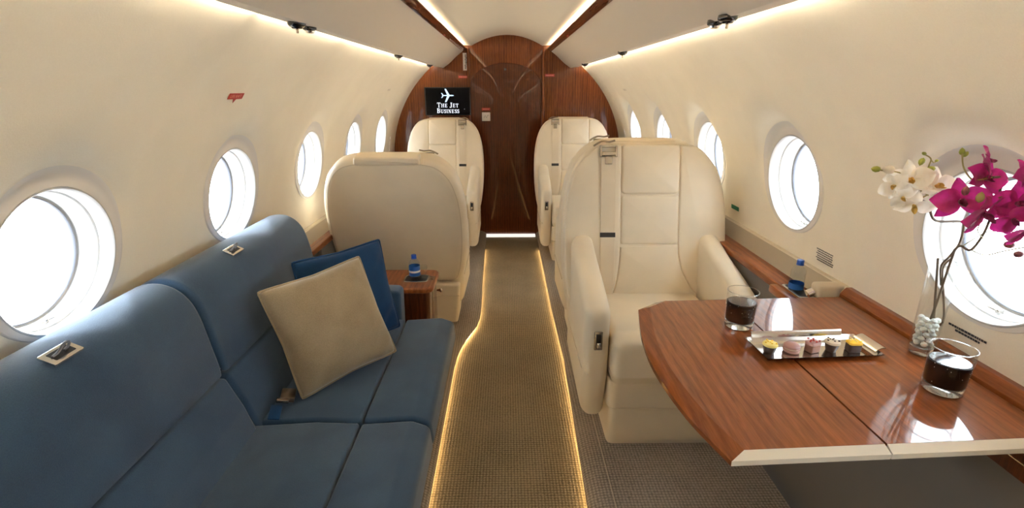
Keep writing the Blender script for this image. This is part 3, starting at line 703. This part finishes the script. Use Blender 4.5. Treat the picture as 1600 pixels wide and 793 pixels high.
# ================================================================== ON THE TABLE
ZT_ = .8003
def tumbler(loc, label):
    e = tag(empty('tumbler', loc), label, 'glass'); R = .039; H = .104
    mb = MB(); mb.lathe([(R * .90, 0), (R * .955, .003), (R, .03), (R * 1.03, H), (R * 1.015, H + .0012), (R * .985, H), (R * .95, .024), (R * .90, .020)], n=48, cap1=True); mb.build('glass_wall', M['tumbler'], e)
    mb = MB(); mb.lathe([(R * .86, .002), (R * .915, .005), (R * .935, .019), (R * .90, .0195)], n=48); mb.build('thick_base', M['tumbler_base'], e)
    mb = MB(); mb.lathe([(R * .90, .0205), (R * .945, .0245), (R * .972, .072)], n=48); d = mb.build('drink', M['cola'], e)
    mb = MB(); mb.tube([(R * 1.018 * math.cos(a), R * 1.018 * math.sin(a), H) for a in [2 * PI * k / 40 for k in range(40)]], .0011, 6, closed=True, smooth=1); mb.build('rim', M['tumbler_base'], e)
    mb = MB(); mb.lathe([(R * .90, .0735), (R * .0, .0740)], n=40, cap0=False, cap1=False); mb.build('drink_surface', M['foam'], d)
    for k in range(26):
        a = random.uniform(0, 2 * PI); zz = random.uniform(.026, .07)
    bb = MB()
    for k in range(26):
        a = random.uniform(0, 2 * PI); zz = random.uniform(.027, .072) ; rr = R * (.953 + (zz - .0245) * .6)
        bb.lathe([(0.0001, -.0008), (.0008, 0), (.0001, .0008)], (rr * math.cos(a), rr * math.sin(a), zz), 6)
    bo = bb.build('bubbles', M['paper'], e); bo['kind'] = 'stuff'
    return e
tumbler((.634, 1.236, ZT_), 'clear tumbler of dark cola at the far corner of the table, left of the tray')
tumbler((.938, .925, ZT_), 'clear tumbler of dark cola in front of the flower vase')
# tray
tr = tag(empty('serving_tray', (.755, 1.095, ZT_), math.radians(3)), 'narrow mirror-polished silver tray holding five small pastries', 'tray')
mb = MB()
def dish(u, v):
    x = (u - .5) * .290; y = (v - .5) * .108; rx = max(0, abs(u - .5) * 2 - .93) / .07; ry = max(0, abs(v - .5) * 2 - .78) / .22; return (x, y, .0035 + .012 * max(rx, ry) ** 1.1)
mb.grid(28, 14, dish); mb.grid(28, 14, lambda u, v: (lambda p: (p[0], p[1], p[2] - .002))(dish(u, v)))
mb.build('tray_dish', M['chrome'], tr)
mb = MB(); mb.grid(6, 14, lambda u, v: (.132 + .040 * u, (v - .5) * .075, .015 + .010 * math.sin(u * PI) )); mb.grid(6, 14, lambda u, v: (.132 + .040 * u, (v - .5) * .075, .0135 + .010 * math.sin(u * PI))); mb.build('handle', M['chrome'], tr)
mb = MB(); mb.grid(8, 6, lambda u, v: (-.128 + .24 * u, .052 + .012 * v, .014 + .014 * math.sin(v * PI * .8))); mb.grid(8, 6, lambda u, v: (-.128 + .24 * u, .052 + .012 * v, .0125 + .014 * math.sin(v * PI * .8))); mb.build('handle', M['chrome'], tr)
mb = MB()
for sx_, sy_ in ((-1, -1), (1, -1), (-1, 1), (1, 1)): mb.lathe([(.004, 0), (.004, .002)], (sx_ * .12, sy_ * .035, 0), 10)
mb.build('feet', M['chrome'], tr)
PZ = ZT_ + .0042
def pastry(x, y, cup, top, kind, label, decor=None):
    e = tag(empty('pastry', (x, y, PZ), random.uniform(-.3, .3)), label, 'pastry', 'small pastries on the silver tray')
    if kind == 'macaron':
        mb = MB(); mb.lathe([(.014, 0), (.019, .003), (.019, .008), (.016, .009)], n=24); mb.build('shell', cup, e)
        mb = MB(); mb.lathe([(.016, .009), (.017, .012)], n=24); mb.build('filling', M['pcream'], e)
        mb = MB(); mb.lathe([(.016, .012), (.019, .013), (.0185, .018), (.013, .0225), (.0, .024)], n=24); mb.build('shell', cup, e)
        return e
    sq = kind == 'square'; n = 4 if sq else 20
    mb = MB()
    if sq:
        P = [(-.015, -.012), (.015, -.012), (.015, .012), (-.015, .012)]
        mb.pad(rpoly(P, .006), XY, 0, .019, .002, .002); mb.build('cup', cup, e)
        mb = MB(); mb.pad(rpoly([(u * 1.06, v * 1.06) for u, v in P], .007), XY, .0192, .026, .002, .003, .002); mb.build('icing', top, e)
    else:
        k = 20; vs = []; 
        mb.lathe([(.0115, 0), (.0165, .020)], n=24); mb.build('cup', cup, e)
        mb = MB(); mb.lathe([(.0165, .0202), (.0178, .022), (.0165, .026), (.010, .0285), (.0, .029)], n=24); mb.build('icing', top, e)
    if decor:
        mb = MB()
        for q in range(7):
            a = q * 2.4; r = .0038 * math.sqrt(q); mb.lathe([(.0, 0), (.0026, .001), (.0022, .003), (0, .004)], (r * math.cos(a) * 1.6, r * math.sin(a) * 1.4, .0270), 8)
        mb.build('topping', decor, e)
    return e
pastry(.641, 1.082, M['choc'], M['ppale'], 'round', 'round pastry in a dark cup with pale yellow topping, leftmost on the tray', M['pyel'])
pastry(.698, 1.087, M['ppink'], None, 'macaron', 'brown macaron, second from the left on the silver tray')
pastry(.751, 1.089, M['pchoc'], M['ppink'], 'square', 'square milk chocolate pastry with mauve icing, in the middle of the tray', M['red'])
pastry(.800, 1.092, M['choc'], M['pcream'], 'round', 'round pastry in a dark cup with cream and chocolate swirl', M['choc'])
pastry(.853, 1.090, M['choc'], M['pyel'], 'square', 'square pastry with bright yellow icing, rightmost on the tray', M['ppale'])

# vase with pebbles and orchids
VX, VY = 1.018, 1.085
va = tag(empty('vase', (VX, VY, ZT_)), 'tall clear glass vase with pale pebbles on the table by the wall', 'vase')
mb = MB(); mb.lathe([(.024, 0), (.0262, .004), (.0265, .03), (.029, .235), (.0278, .235), (.0250, .03), (.0245, .022)], n=40); mb.build('glass_wall', M['tumbler'], va)
mb = MB(); mb.lathe([(.022, .002), (.0238, .005), (.0240, .020), (.0225, .0215)], n=40); mb.build('thick_base', M['tumbler_base'], va)
mb = MB(); mb.tube([(.0284 * math.cos(a), .0284 * math.sin(a), .235) for a in [2 * PI * k / 36 for k in range(36)]], .0008, 6, closed=True, smooth=1); mb.build('rim', M['tumbler_base'], va)
pb0 = None
for k in range(34):
    lay = k // 6; a = (k % 6) * PI / 3 + lay * .5; r = .0155 if k % 6 else .0155
    if lay == 5 and k % 6 > 3: continue
    loc = (VX + r * math.cos(a), VY + r * math.sin(a), ZT_ + .030 + lay * .0125 + random.uniform(-.001, .001))
    if pb0 is None:
        mb = MB(); mb.lathe([(.0001, -.0066), (.0048, -.005), (.0076, 0), (.0048, .005), (.0001, .0066)], n=12); pb0 = mb.build('pebble', M['pebble']); o = pb0
    else: o = pb0.copy(); C.objects.link(o)
    o.location = loc; o.rotation_euler = (random.uniform(-.6, .6), random.uniform(-.6, .6), random.random() * 3)
    tag(o, 'smooth pale pebble inside the glass flower vase', 'pebble', 'pebbles in the vase')

def petal_mesh(Ln, Wd, cup=.25, curl=.2, nu=8, nv=8):
    def f(u, v):
        t = v; w = Wd * (math.sin(PI * min(1, t * .93 + .04)) ** .75) * (1 - .25 * t) ; x = (u - .5) * w
        y = t * Ln; z = cup * (abs(u - .5) * 2) ** 2 * w * .5 + curl * Ln * (t * t) * -.6 + .04 * Ln * math.sin(t * 9 + u * 5)
        return (x, y, z)
    return f
petal_cache = {}
def flower(parent, loc, direction, size, m, heart, roll=0., openness=1., origin=Vector((0, 0, 0))):
    d = Vector(direction).normalized(); Q = d.to_track_quat('Z', 'Y').to_matrix().to_4x4() @ Matrix.Rotation(roll, 4, 'Z')
    e = bpy.data.objects.new('flower', None); C.objects.link(e); e.parent = parent; e.location = Vector(loc) - origin; e.rotation_euler = Q.to_euler(); e.empty_display_size = .02
    spec = [(90, .95, .62, 0), (210, .95, .60, 0), (330, .95, .60, 0), (12, 1.0, 1.10, .004), (168, 1.0, 1.10, .004)]
    for ang, L, Wd, dz in spec:
        mb = MB(); f = petal_mesh(size * L * .52, size * Wd * .52, .25 + random.uniform(-.1, .15), .25 / openness + random.uniform(-.1, .15))
        Rm = Matrix.Rotation(math.radians(ang - 90), 4, 'Z') @ Matrix.Rotation(math.radians(random.uniform(2, 22) / openness), 4, 'X')
        mb.grid(7, 7, lambda u, v: tuple(Rm @ Vector(f(u, v)) + Vector((0, 0, dz))))
        mb.build('petal', m, e)
    mb = MB()
    for a, L in ((270, .24), (200, .15), (340, .15)):
        f = petal_mesh(size * L, size * .17, .9, -.9); Rm = Matrix.Rotation(math.radians(a - 90), 4, 'Z') @ Matrix.Rotation(math.radians(38), 4, 'X')
        mb.grid(5, 5, lambda u, v: tuple(Rm @ Vector(f(u, v)) + Vector((0, 0, .004))))
    mb.lathe([(.0001, 0), (size * .045, size * .03), (size * .05, size * .08), (size * .02, size * .12), (.0001, size * .125)], (0, 0, .002), 10)
    mb.build('lip', heart, e)
    return e
def bud(parent, loc, d, s, m, origin):
    Q = Vector(d).normalized().to_track_quat('Z', 'Y').to_matrix().to_4x4()
    mb = MB(); mb.lathe([(.0001, -s), (s * .55, -s * .6), (s * .7, 0), (s * .5, s * .6), (.0001, s * 1.1)], Vector(loc) - origin, 12, Q); return mb.build('bud', m, parent)
def stem(parent, pts, r, m, origin, name='stem'):
    mb = MB(); mb.tube([Vector(p) - origin for p in pts], r, 8, smooth=5); return mb.build(name, m, parent)
#ORCHIDS_BEGIN
oc = tag(empty("orchid_spray", (1.018, 1.085, .85)), "artificial orchid spray with cream white blossoms in the tall vase", "flower"); OW = Vector(oc.location)
om = tag(empty("orchid_spray", (1.012, 1.085, .85)), "artificial orchid spray with magenta blossoms in the tall vase", "flower"); OMv = Vector(om.location)
stem(oc, [(1.018, 1.08, 0.982), (0.994, 1.068, 1.033), (0.995, 1.055, 1.062), (0.996, 1.042, 1.096), (0.983, 1.03, 1.139), (0.96, 1.018, 1.152), (0.895, 1.005, 1.158), (0.861, 0.992, 1.193), (0.829, 0.98, 1.209)], 0.0024, M['bark'], OW)
stem(oc, [(1.029, 1.085, 0.889), (1.019, 1.085, 0.939), (1.006, 1.085, 1.004), (0.997, 1.085, 1.047)], 0.0026, M['bark'], OW)
stem(oc, [(0.829, 0.98, 1.209), (0.848, 0.982, 1.225), (0.835, 0.985, 1.266), (0.838, 0.988, 1.287), (0.825, 0.99, 1.296)], 0.0014, M['stemg'], OW)
stem(oc, [(0.84, 0.99, 1.286), (0.847, 0.99, 1.28), (0.852, 0.99, 1.284)], 0.001, M['stemg'], OW)
stem(oc, [(0.845, 0.98, 1.216), (0.81, 0.98, 1.237), (0.78, 0.98, 1.26), (0.754, 0.98, 1.265), (0.728, 0.98, 1.268)], 0.0013, M['stemg'], OW)
bud(oc, (0.727, 0.98, 1.269), (-1, 0.1, 0.1), 0.009, M['budg'], OW)
bud(oc, (0.752, 0.98, 1.268), (-1, 0, 0.1), 0.013, M['cream'], OW)
bud(oc, (0.818, 0.985, 1.283), (-0.3, 0, -1), 0.008, M['budg'], OW)
bud(oc, (0.84, 0.985, 1.268), (1, 0, 0.2), 0.009, M['budg'], OW)
bud(oc, (0.823, 0.99, 1.298), (-1, 0, 0.5), 0.005, M['budg'], OW)
bud(oc, (0.852, 0.99, 1.284), (1, 0, 0.2), 0.004, M['budg'], OW)
flower(oc, (0.794, 0.975, 1.247), (-0.5, -1, 0.3), 0.082, M['cream'], M['yellow'], 0.2, 1.0, OW)
flower(oc, (0.767, 0.97, 1.238), (-1, -0.5, -0.1), 0.058, M['cream'], M['yellow'], 0.8, 0.8, OW)
flower(oc, (0.847, 0.975, 1.234), (0.1, -1, 0.5), 0.085, M['cream'], M['yellow'], -0.2, 1.0, OW)
flower(oc, (0.807, 0.965, 1.203), (-0.3, -0.8, -0.6), 0.07, M['cream'], M['yellow'], 0.1, 0.8, OW)
flower(oc, (0.782, 0.965, 1.218), (-0.7, -1, -0.4), 0.05, M['cream'], M['yellow'], 1.2, 0.7, OW)
stem(om, [(1.021, 1.085, 0.892), (1.009, 1.068, 0.955), (0.995, 1.051, 1.017), (0.982, 1.035, 1.066), (0.968, 1.018, 1.091), (0.962, 1.001, 1.103), (0.969, 0.984, 1.1), (0.968, 0.967, 1.141), (0.955, 0.95, 1.189), (0.941, 0.934, 1.232), (0.921, 0.917, 1.261), (0.884, 0.9, 1.266)], 0.0025, M['bark'], OMv)
stem(om, [(1.014, 1.07, 1.051), (1.004, 1.073, 1.025), (1.025, 1.075, 0.961), (1.045, 1.078, 0.899), (1.041, 1.08, 0.876), (1.028, 1.083, 0.885), (1.023, 1.085, 0.914)], 0.0023, M['bark'], OMv)
stem(om, [(0.993, 1.03, 1.094), (0.992, 1.005, 1.12), (0.988, 0.98, 1.14), (0.997, 0.955, 1.148), (0.997, 0.93, 1.153)], 0.001, M['stemg'], OMv)
stem(om, [(0.984, 1.0, 1.095), (0.987, 0.982, 1.092), (0.988, 0.965, 1.095), (1.002, 0.948, 1.109), (1.023, 0.93, 1.123)], 0.0012, M['stemg'], OMv)
stem(om, [(0.918, 0.93, 1.176), (0.937, 0.95, 1.151), (0.973, 0.97, 1.129)], 0.001, M['stemg'], OMv)
stem(om, [(0.884, 0.9, 1.266), (0.866, 0.904, 1.261), (0.854, 0.908, 1.262), (0.838, 0.912, 1.282), (0.833, 0.916, 1.303), (0.835, 0.92, 1.311)], 0.0014, M['stemg'], OMv)
stem(om, [(0.908, 0.9, 1.228), (0.93, 0.905, 1.234), (0.948, 0.91, 1.237)], 0.0011, M['stemg'], OMv)
bud(om, (0.834, 0.92, 1.31), (-0.2, 0, 1), 0.007, M['budg'], OMv)
bud(om, (0.842, 0.92, 1.305), (0.7, 0, 1), 0.006, M['budg'], OMv)
bud(om, (0.838, 0.895, 1.242), (0, 0, 1), 0.009, M['budd'], OMv)
bud(om, (0.859, 0.885, 1.232), (0, 0, 1), 0.01, M['stemg'], OMv)
bud(om, (0.989, 0.93, 1.128), (1, 0, -0.1), 0.011, M['budd'], OMv)
bud(om, (1.014, 0.93, 1.108), (1, 0, 0.1), 0.01, M['budd'], OMv)
flower(om, (0.856, 0.92, 1.216), (-0.5, -1, 0.25), 0.092, M['mag'], M['magd'], 0.2, 1.0, OMv)
flower(om, (0.881, 0.915, 1.26), (0.1, -1, 0.35), 0.08, M['mag'], M['magd'], -0.3, 1.0, OMv)
flower(om, (0.89, 0.905, 1.198), (0.3, -1, -0.3), 0.088, M['mag'], M['magd'], 0.5, 1.0, OMv)
flower(om, (0.87, 0.91, 1.291), (0.9, -0.6, 0.5), 0.06, M['mag'], M['magd'], 0.9, 0.7, OMv)
flower(om, (0.942, 0.9, 1.217), (-0.2, -1, 0.2), 0.092, M['mag'], M['magd'], 0.1, 1.0, OMv)
flower(om, (0.932, 0.885, 1.193), (-0.6, -1, -0.3), 0.07, M['mag'], M['magd'], 1.0, 0.8, OMv)
flower(om, (0.971, 0.895, 1.164), (0.1, -1, -0.5), 0.07, M['mag'], M['magd'], 0.4, 1.0, OMv)
flower(om, (0.927, 0.88, 1.275), (0, -1, 0.4), 0.06, M['mag'], M['magd'], 0.4, 1.0, OMv)
#ORCHIDS_END

# ================================================================== MONITOR AND PLACARDS
mo = tag(empty('monitor', (-.5475, 4.835, 1.306)), 'flat black monitor showing a white airplane logo on the mahogany bulkhead', 'monitor')
mb = MB(); mb.pad(rpoly([(-.211, -.124), (.211, -.124), (.211, .124), (-.211, .124)], .004), XZ, -.012, .022, .003, .004); mb.build('casing', M['blackg'], mo)
mb = MB(); mb.box((0, -.0128, 0), (.402, .001, .236)); mb.build('screen', M['screen'], mo, smooth=False)
def strokes(mb, ch, x, z, h, y=-.0146):
    k, t, sf = .145 * h, .062 * h, .085 * h
    def bx_(a, b, c, d): mb.add([(x + a, y, z + c), (x + b, y, z + c), (x + b, y, z + d), (x + a, y, z + d)], [(0, 1, 2, 3)])
    def arc(cx, cz, rx, rz, a0, a1, w0=k, w1=None, n=12):
        w1 = w1 or t; vs = []
        for q in range(n + 1):
            a = math.radians(a0 + (a1 - a0) * q / n); w = (t + (w0 - t) * abs(math.cos(a))) / 2
            for sgn in (1, -1): vs.append((x + cx + (rx + sgn * w) * math.cos(a), y, z + cz + (rz + sgn * w) * math.sin(a)))
        mb.add(vs, [(2 * q, 2 * q + 1, 2 * q + 3, 2 * q + 2) for q in range(n)])
    def stemv(a, c=0, d=None, ser=True):
        d = h if d is None else d; bx_(a - k / 2, a + k / 2, c, d)
        if ser: bx_(a - k * 1.15, a + k * 1.15, c, c + sf * .7); bx_(a - k * 1.15, a + k * 1.15, d - sf * .7, d)
    if ch == 'T': stemv(.4 * h, ser=False); bx_(.4 * h - k * 1.1, .4 * h + k * 1.1, 0, sf * .7); bx_(.02 * h, .78 * h, h - t, h); bx_(.02 * h, .02 * h + t, h * .72, h); bx_(.78 * h - t, .78 * h, h * .72, h); return .86 * h
    if ch == 'H': stemv(.2 * h); stemv(.72 * h); bx_(.2 * h, .72 * h, h * .46, h * .46 + t); return .98 * h
    if ch == 'E': stemv(.2 * h); bx_(.2 * h, .68 * h, h - t, h); bx_(.2 * h, .70 * h, 0, t); bx_(.2 * h, .5 * h, h * .47, h * .47 + t); bx_(.68 * h - t, .68 * h, h * .75, h); bx_(.70 * h - t, .70 * h, 0, h * .26); bx_(.5 * h, .5 * h + t, h * .37, h * .64); return .82 * h
    if ch == 'J': bx_(.40 * h - k / 2, .40 * h + k / 2, h * .14, h); bx_(.18 * h, .60 * h, h - sf * .7, h); arc(.24 * h, .12 * h, .16 * h, .16 * h, 0, -170); return .66 * h
    if ch == 'B': stemv(.2 * h); arc(.38 * h, .75 * h, .22 * h, .22 * h, -90, 90); arc(.38 * h, .27 * h, .27 * h, .24 * h, -90, 90); bx_(.2 * h, .4 * h, h - t, h); bx_(.2 * h, .4 * h, h * .5, h * .5 + t); bx_(.2 * h, .4 * h, 0, t); return .80 * h
    if ch == 'U': bx_(.2 * h - k / 2, .2 * h + k / 2, h * .28, h); bx_(.70 * h - t / 2, .70 * h + t / 2, h * .28, h); bx_(.04 * h, .38 * h, h - sf * .7, h); bx_(.56 * h, .84 * h, h - sf * .7, h); arc(.45 * h, .28 * h, .25 * h, .25 * h, 180, 360); return .92 * h
    if ch == 'S': arc(.32 * h, .74 * h, .19 * h, .22 * h, 30, 270); arc(.32 * h, .27 * h, .21 * h, .24 * h, 90, -150); bx_(.5 * h, .5 * h + t, h * .7, h); bx_(.08 * h, .08 * h + t, 0, h * .3); return .64 * h
    if ch == 'I': stemv(.2 * h); return .42 * h
    if ch == 'N':
        bx_(.2 * h - t / 2, .2 * h + t / 2, 0, h); bx_(.74 * h - t / 2, .74 * h + t / 2, 0, h); bx_(.04 * h, .36 * h, 0, sf * .7); bx_(.04 * h, .2 * h, h - sf * .7, h); bx_(.60 * h, .9 * h, h - sf * .7, h)
        mb.add([(x + .14 * h, y, z + h), (x + .32 * h, y, z + h), (x + .76 * h, y, z), (x + .62 * h, y, z)], [(0, 1, 2, 3)]); return .96 * h
    return .3 * h
def serif_line(mb, words, xc, z, hb, hs):
    test = MB(); x = 0
    def run(m_, x0):
        x = x0
        for wi, wd in enumerate(words):
            for ci, ch in enumerate(wd): x += strokes(m_, ch, x, z, hb if ci == 0 else hs) + .002
            x += .016
        return x - .018
    wid = run(test, 0); run(mb, xc - wid / 2)
mb = MB(); serif_line(mb, ['THE', 'JET'], .0, -.052, .041, .032); lt = mb.build('lettering', M['logo'], mo, smooth=False); mb = MB(); serif_line(mb, ['BUSINESS'], .0, -.103, .041, .032); 
mb.build('lettering', M['logo'], mo, smooth=False)
mb = MB(); mb.add([(.150, -.0146, -.070), (.154, -.0146, -.070), (.154, -.0146, -.066), (.150, -.0146, -.066)], [(0, 1, 2, 3)]); mb.build('lettering_mark', M['logo'], mo, smooth=False)
mb = MB(); yy = -.0146
def poly(P): mb.add([(x, yy, z) for x, z in P], [tuple(range(len(P)))])
cz = .052
poly([(-.050, cz - .003), (.035, cz - .006), (.052, cz - .004), (.060, cz), (.052, cz + .004), (.035, cz + .006), (-.050, cz + .003)])
for s in (-1, 1):
    poly([(.020, cz + s * .004), (-.004, cz + s * .004), (-.026, cz + s * .058), (-.012, cz + s * .058)])
    poly([(-.034, cz + s * .002), (-.048, cz + s * .002), (-.058, cz + s * .022), (-.050, cz + s * .022)])
mb.build('airplane_emblem', M['logob'], mo, smooth=False)

def text_mesh(body, size, m, parent, loc, rot, name='lettering', sx_=1.):
    cu = bpy.data.curves.new('t', 'FONT'); cu.body = body; cu.size = size; cu.align_x = 'CENTER'; cu.align_y = 'CENTER'; cu.extrude = .0002
    o = bpy.data.objects.new('t', cu); C.objects.link(o); dg = bpy.context.evaluated_depsgraph_get()
    me = bpy.data.meshes.new_from_object(o.evaluated_get(dg)); bpy.data.objects.remove(o); me.materials.clear(); me.materials.append(m)
    r = bpy.data.objects.new(name, me); C.objects.link(r); r.parent = parent; r.location = loc; r.rotation_euler = rot; r.scale = (sx_, 1, 1); return r
FACE = (PI / 2, 0, 0)
def placard(name, x, z, w, h, m, label, y=4.871, cat='placard', t=.002):
    e = tag(empty(name, (x, y, z)), label, cat); mb = MB(); mb.box((0, 0, 0), (w, t, h), .0004); mb.build('plate', m, e); return e
def dashes(e, rows, w, h, m, y=-.0016, vertical=False):
    mb = MB()
    for k in range(rows):
        if vertical: mb.box((random.uniform(-.003, .003), y, -h / 2 + h * (k + .5) / rows), (w * random.uniform(.5, .8), .0006, h / rows * .6))
        else:
            zz = h / 2 - h * (k + .5) / rows; x = -w / 2
            while x < w / 2 - .004:
                l = random.uniform(.006, .018); l = min(l, w / 2 - x); mb.box((x + l / 2, y, zz), (l, .0006, h / rows * .55)); x += l + .004
    mb.build('print', m, e, smooth=False)
p = placard('placard', -.376, 1.650, .050, .150, M['paper'], 'narrow upright white placard high on the bulkhead left of the door', 4.870); dashes(p, 10, .020, .125, M['ink'], vertical=True)
p = placard('placard', -.402, 1.520, .088, .022, M['red'], 'small red placard above the right corner of the monitor', 4.870); dashes(p, 1, .07, .010, M['salmon'])
p = placard('placard', .392, 1.534, .088, .022, M['red'], 'small red placard on the bulkhead right of the door', 4.870); dashes(p, 1, .07, .010, M['salmon'])
p = placard('placard', -.197, 1.236, .078, .024, M['red'], 'small red placard on the door above the white square', 4.855); dashes(p, 1, .056, .010, M['salmon'])
p = placard('placard', -.197, 1.168, .078, .078, M['paper'], 'white square placard on the dark cabin door', 4.855)
mb = MB(); mb.tube([(-.02, -.0018, -.012), (-.008, -.0018, .010), (.004, -.0018, -.010), (.016, -.0018, .016), (.024, -.0018, .006)], .0012, 6); mb.build('print', M['ink'], p)
# things on the curved walls: local frame tangent to the wall
def on_wall(name, s, y, z, label, cat, off=.0015):
    x = wallx(z) - off; dz = -(z - .77) / x       # dx/dz
    e = bpy.data.objects.new(name, None); C.objects.link(e); e.empty_display_size = .02
    up = Vector((s * dz, 0, 1)).normalized(); nrm = Vector((-s, 0, dz)).normalized()     # points into the cabin
    xr = up.cross(nrm).normalized()
    e.matrix_world = Matrix.Translation((s * x, y, z)) @ Matrix((xr, up, nrm)).transposed().to_4x4()
    return tag(e, label, cat)
e = on_wall('placard', -1, 1.715, 1.396, 'red arrow placard with pale lettering on the left wall', 'placard', .0022)
mb = MB(); mb.pad(rpoly([(-.046, -.011), (.046, -.011), (.046, .011), (-.046, .011)], .002), XY, 0, .001, .0003, .0003); mb.pad([(-.010, -.0105), (.010, -.0105), (.0, -.026)], XY, 0, .001, .0003, .0003); mb.build('plate', M['red'], e)
text_mesh('LIFE RAFT', .0165, M['salmon'], e, (0, 0, .0014), (0, 0, 0))
e = on_wall('placard', 1, 1.600, .874, 'small block of printed grey lines on the right wall above the ledge bottle', 'placard', .0018)
mb = MB()
for k in range(6):
    x = -.045 + (.006 if k % 2 else 0)
    while x < .044: l = random.uniform(.003, .010); mb.box((x + l / 2, .020 - k * .0078, 0), (l, .0030, .0006)); x += l + .002
mb.build('print', M['ink'], e, smooth=False)
e = on_wall('placard', 1, 1.045, .872, 'thin lines of black print on the right wall behind the flower vase', 'placard', .0018)
mb = MB()
for k in range(2):
    x = -.050 + (.02 if k else 0)
    while x < .050 - k * .015: l = random.uniform(.003, .008); mb.box((x + l / 2, .004 - k * .0085, 0), (l, .0050, .0006)); x += l + .0016
mb.build('print', M['ink'], e, smooth=False)
e = on_wall('placard', 1, 2.30, .885, 'small green placard on the right wall behind the nearest seat', 'placard', .0018)
mb = MB(); mb.pad(rpoly([(-.040, -.010), (.040, -.010), (.040, .010), (-.040, .010)], .002), XY, 0, .001, .0003, .0003); mb.build('plate', M['green'], e)
for s in (1, -1):
    e = on_wall('placard', s, 3.9, 1.41, 'faint cream placard high on the %s wall near the bulkhead' % ('right' if s > 0 else 'left'), 'placard', .0018)
    mb = MB(); mb.pad(rpoly([(-.040, -.008), (.040, -.008), (.040, .008), (-.040, .008)], .002), XY, 0, .001, .0003, .0003); mb.build('plate', M['beige_l'], e)
# overhead reading lights and air vents on the sill of the side panels
def fitting(x, y, kind, label):
    s = 1 if x > 0 else -1; ax = abs(x); z = 1.6005 + max(0, ax - .60) * .12
    e = tag(empty('reading_light' if kind == 'light' else 'air_vent', (x, y, z)), label, 'reading light' if kind == 'light' else 'air vent')
    if kind == 'light':
        mb = MB(); mb.lathe([(.040, .004), (.042, -.002), (.040, -.010), (.032, -.016), (.026, -.017)], n=32); mb.build('housing', M['blackg'], e)
        mb = MB(); mb.lathe([(.026, -.017), (.022, -.022), (.010, -.024), (.0, -.024)], n=24); mb.build('eyeball', M['blackg'], e)
        mb = MB(); mb.lathe([(.006, -.024), (.006, -.036), (.004, -.037)], n=12); mb.build('stalk', M['nickel'], e)
        e.scale = (.62, .62, .8)
    else:
        mb = MB(); mb.lathe([(.028, .004), (.030, -.004), (.028, -.012), (.020, -.016)], n=28); mb.build('housing', M['blackg'], e)
        mb = MB(); mb.lathe([(.020, -.016), (.018, -.022), (.012, -.025), (.0, -.025)], n=24); mb.build('nozzle', M['chrome'], e)
        e.scale = (.72, .72, .8)
for x, y, k, lb in ((-.610, 1.590, 'light', 'black round reading light nearest the viewer in the left overhead panel'), (-.612, 1.695, 'vent', 'black air vent beside the nearest left reading light'),
                    (-.630, 3.12, 'light', 'black reading light halfway along the left overhead panel'), (-.630, 4.35, 'light', 'black reading light at the far end of the left overhead panel'),
                    (.585, 1.445, 'light', 'black round reading light nearest the viewer in the right overhead panel'), (.590, 1.545, 'vent', 'black air vent beside the nearest right reading light'),
                    (.600, 2.78, 'light', 'black reading light halfway along the right overhead panel'), (.600, 4.10, 'light', 'black reading light at the far end of the right overhead panel')):
    fitting(x, y, k, lb)
# seat rail cover on the right side floor
mb = MB(); mb.box((.405, 3.30, .0635), (.050, .012, .003), .001); tag(mb.build('rail_end_cap', M['black']), 'small dark slot in the carpet beside the far right seats', 'floor fitting')
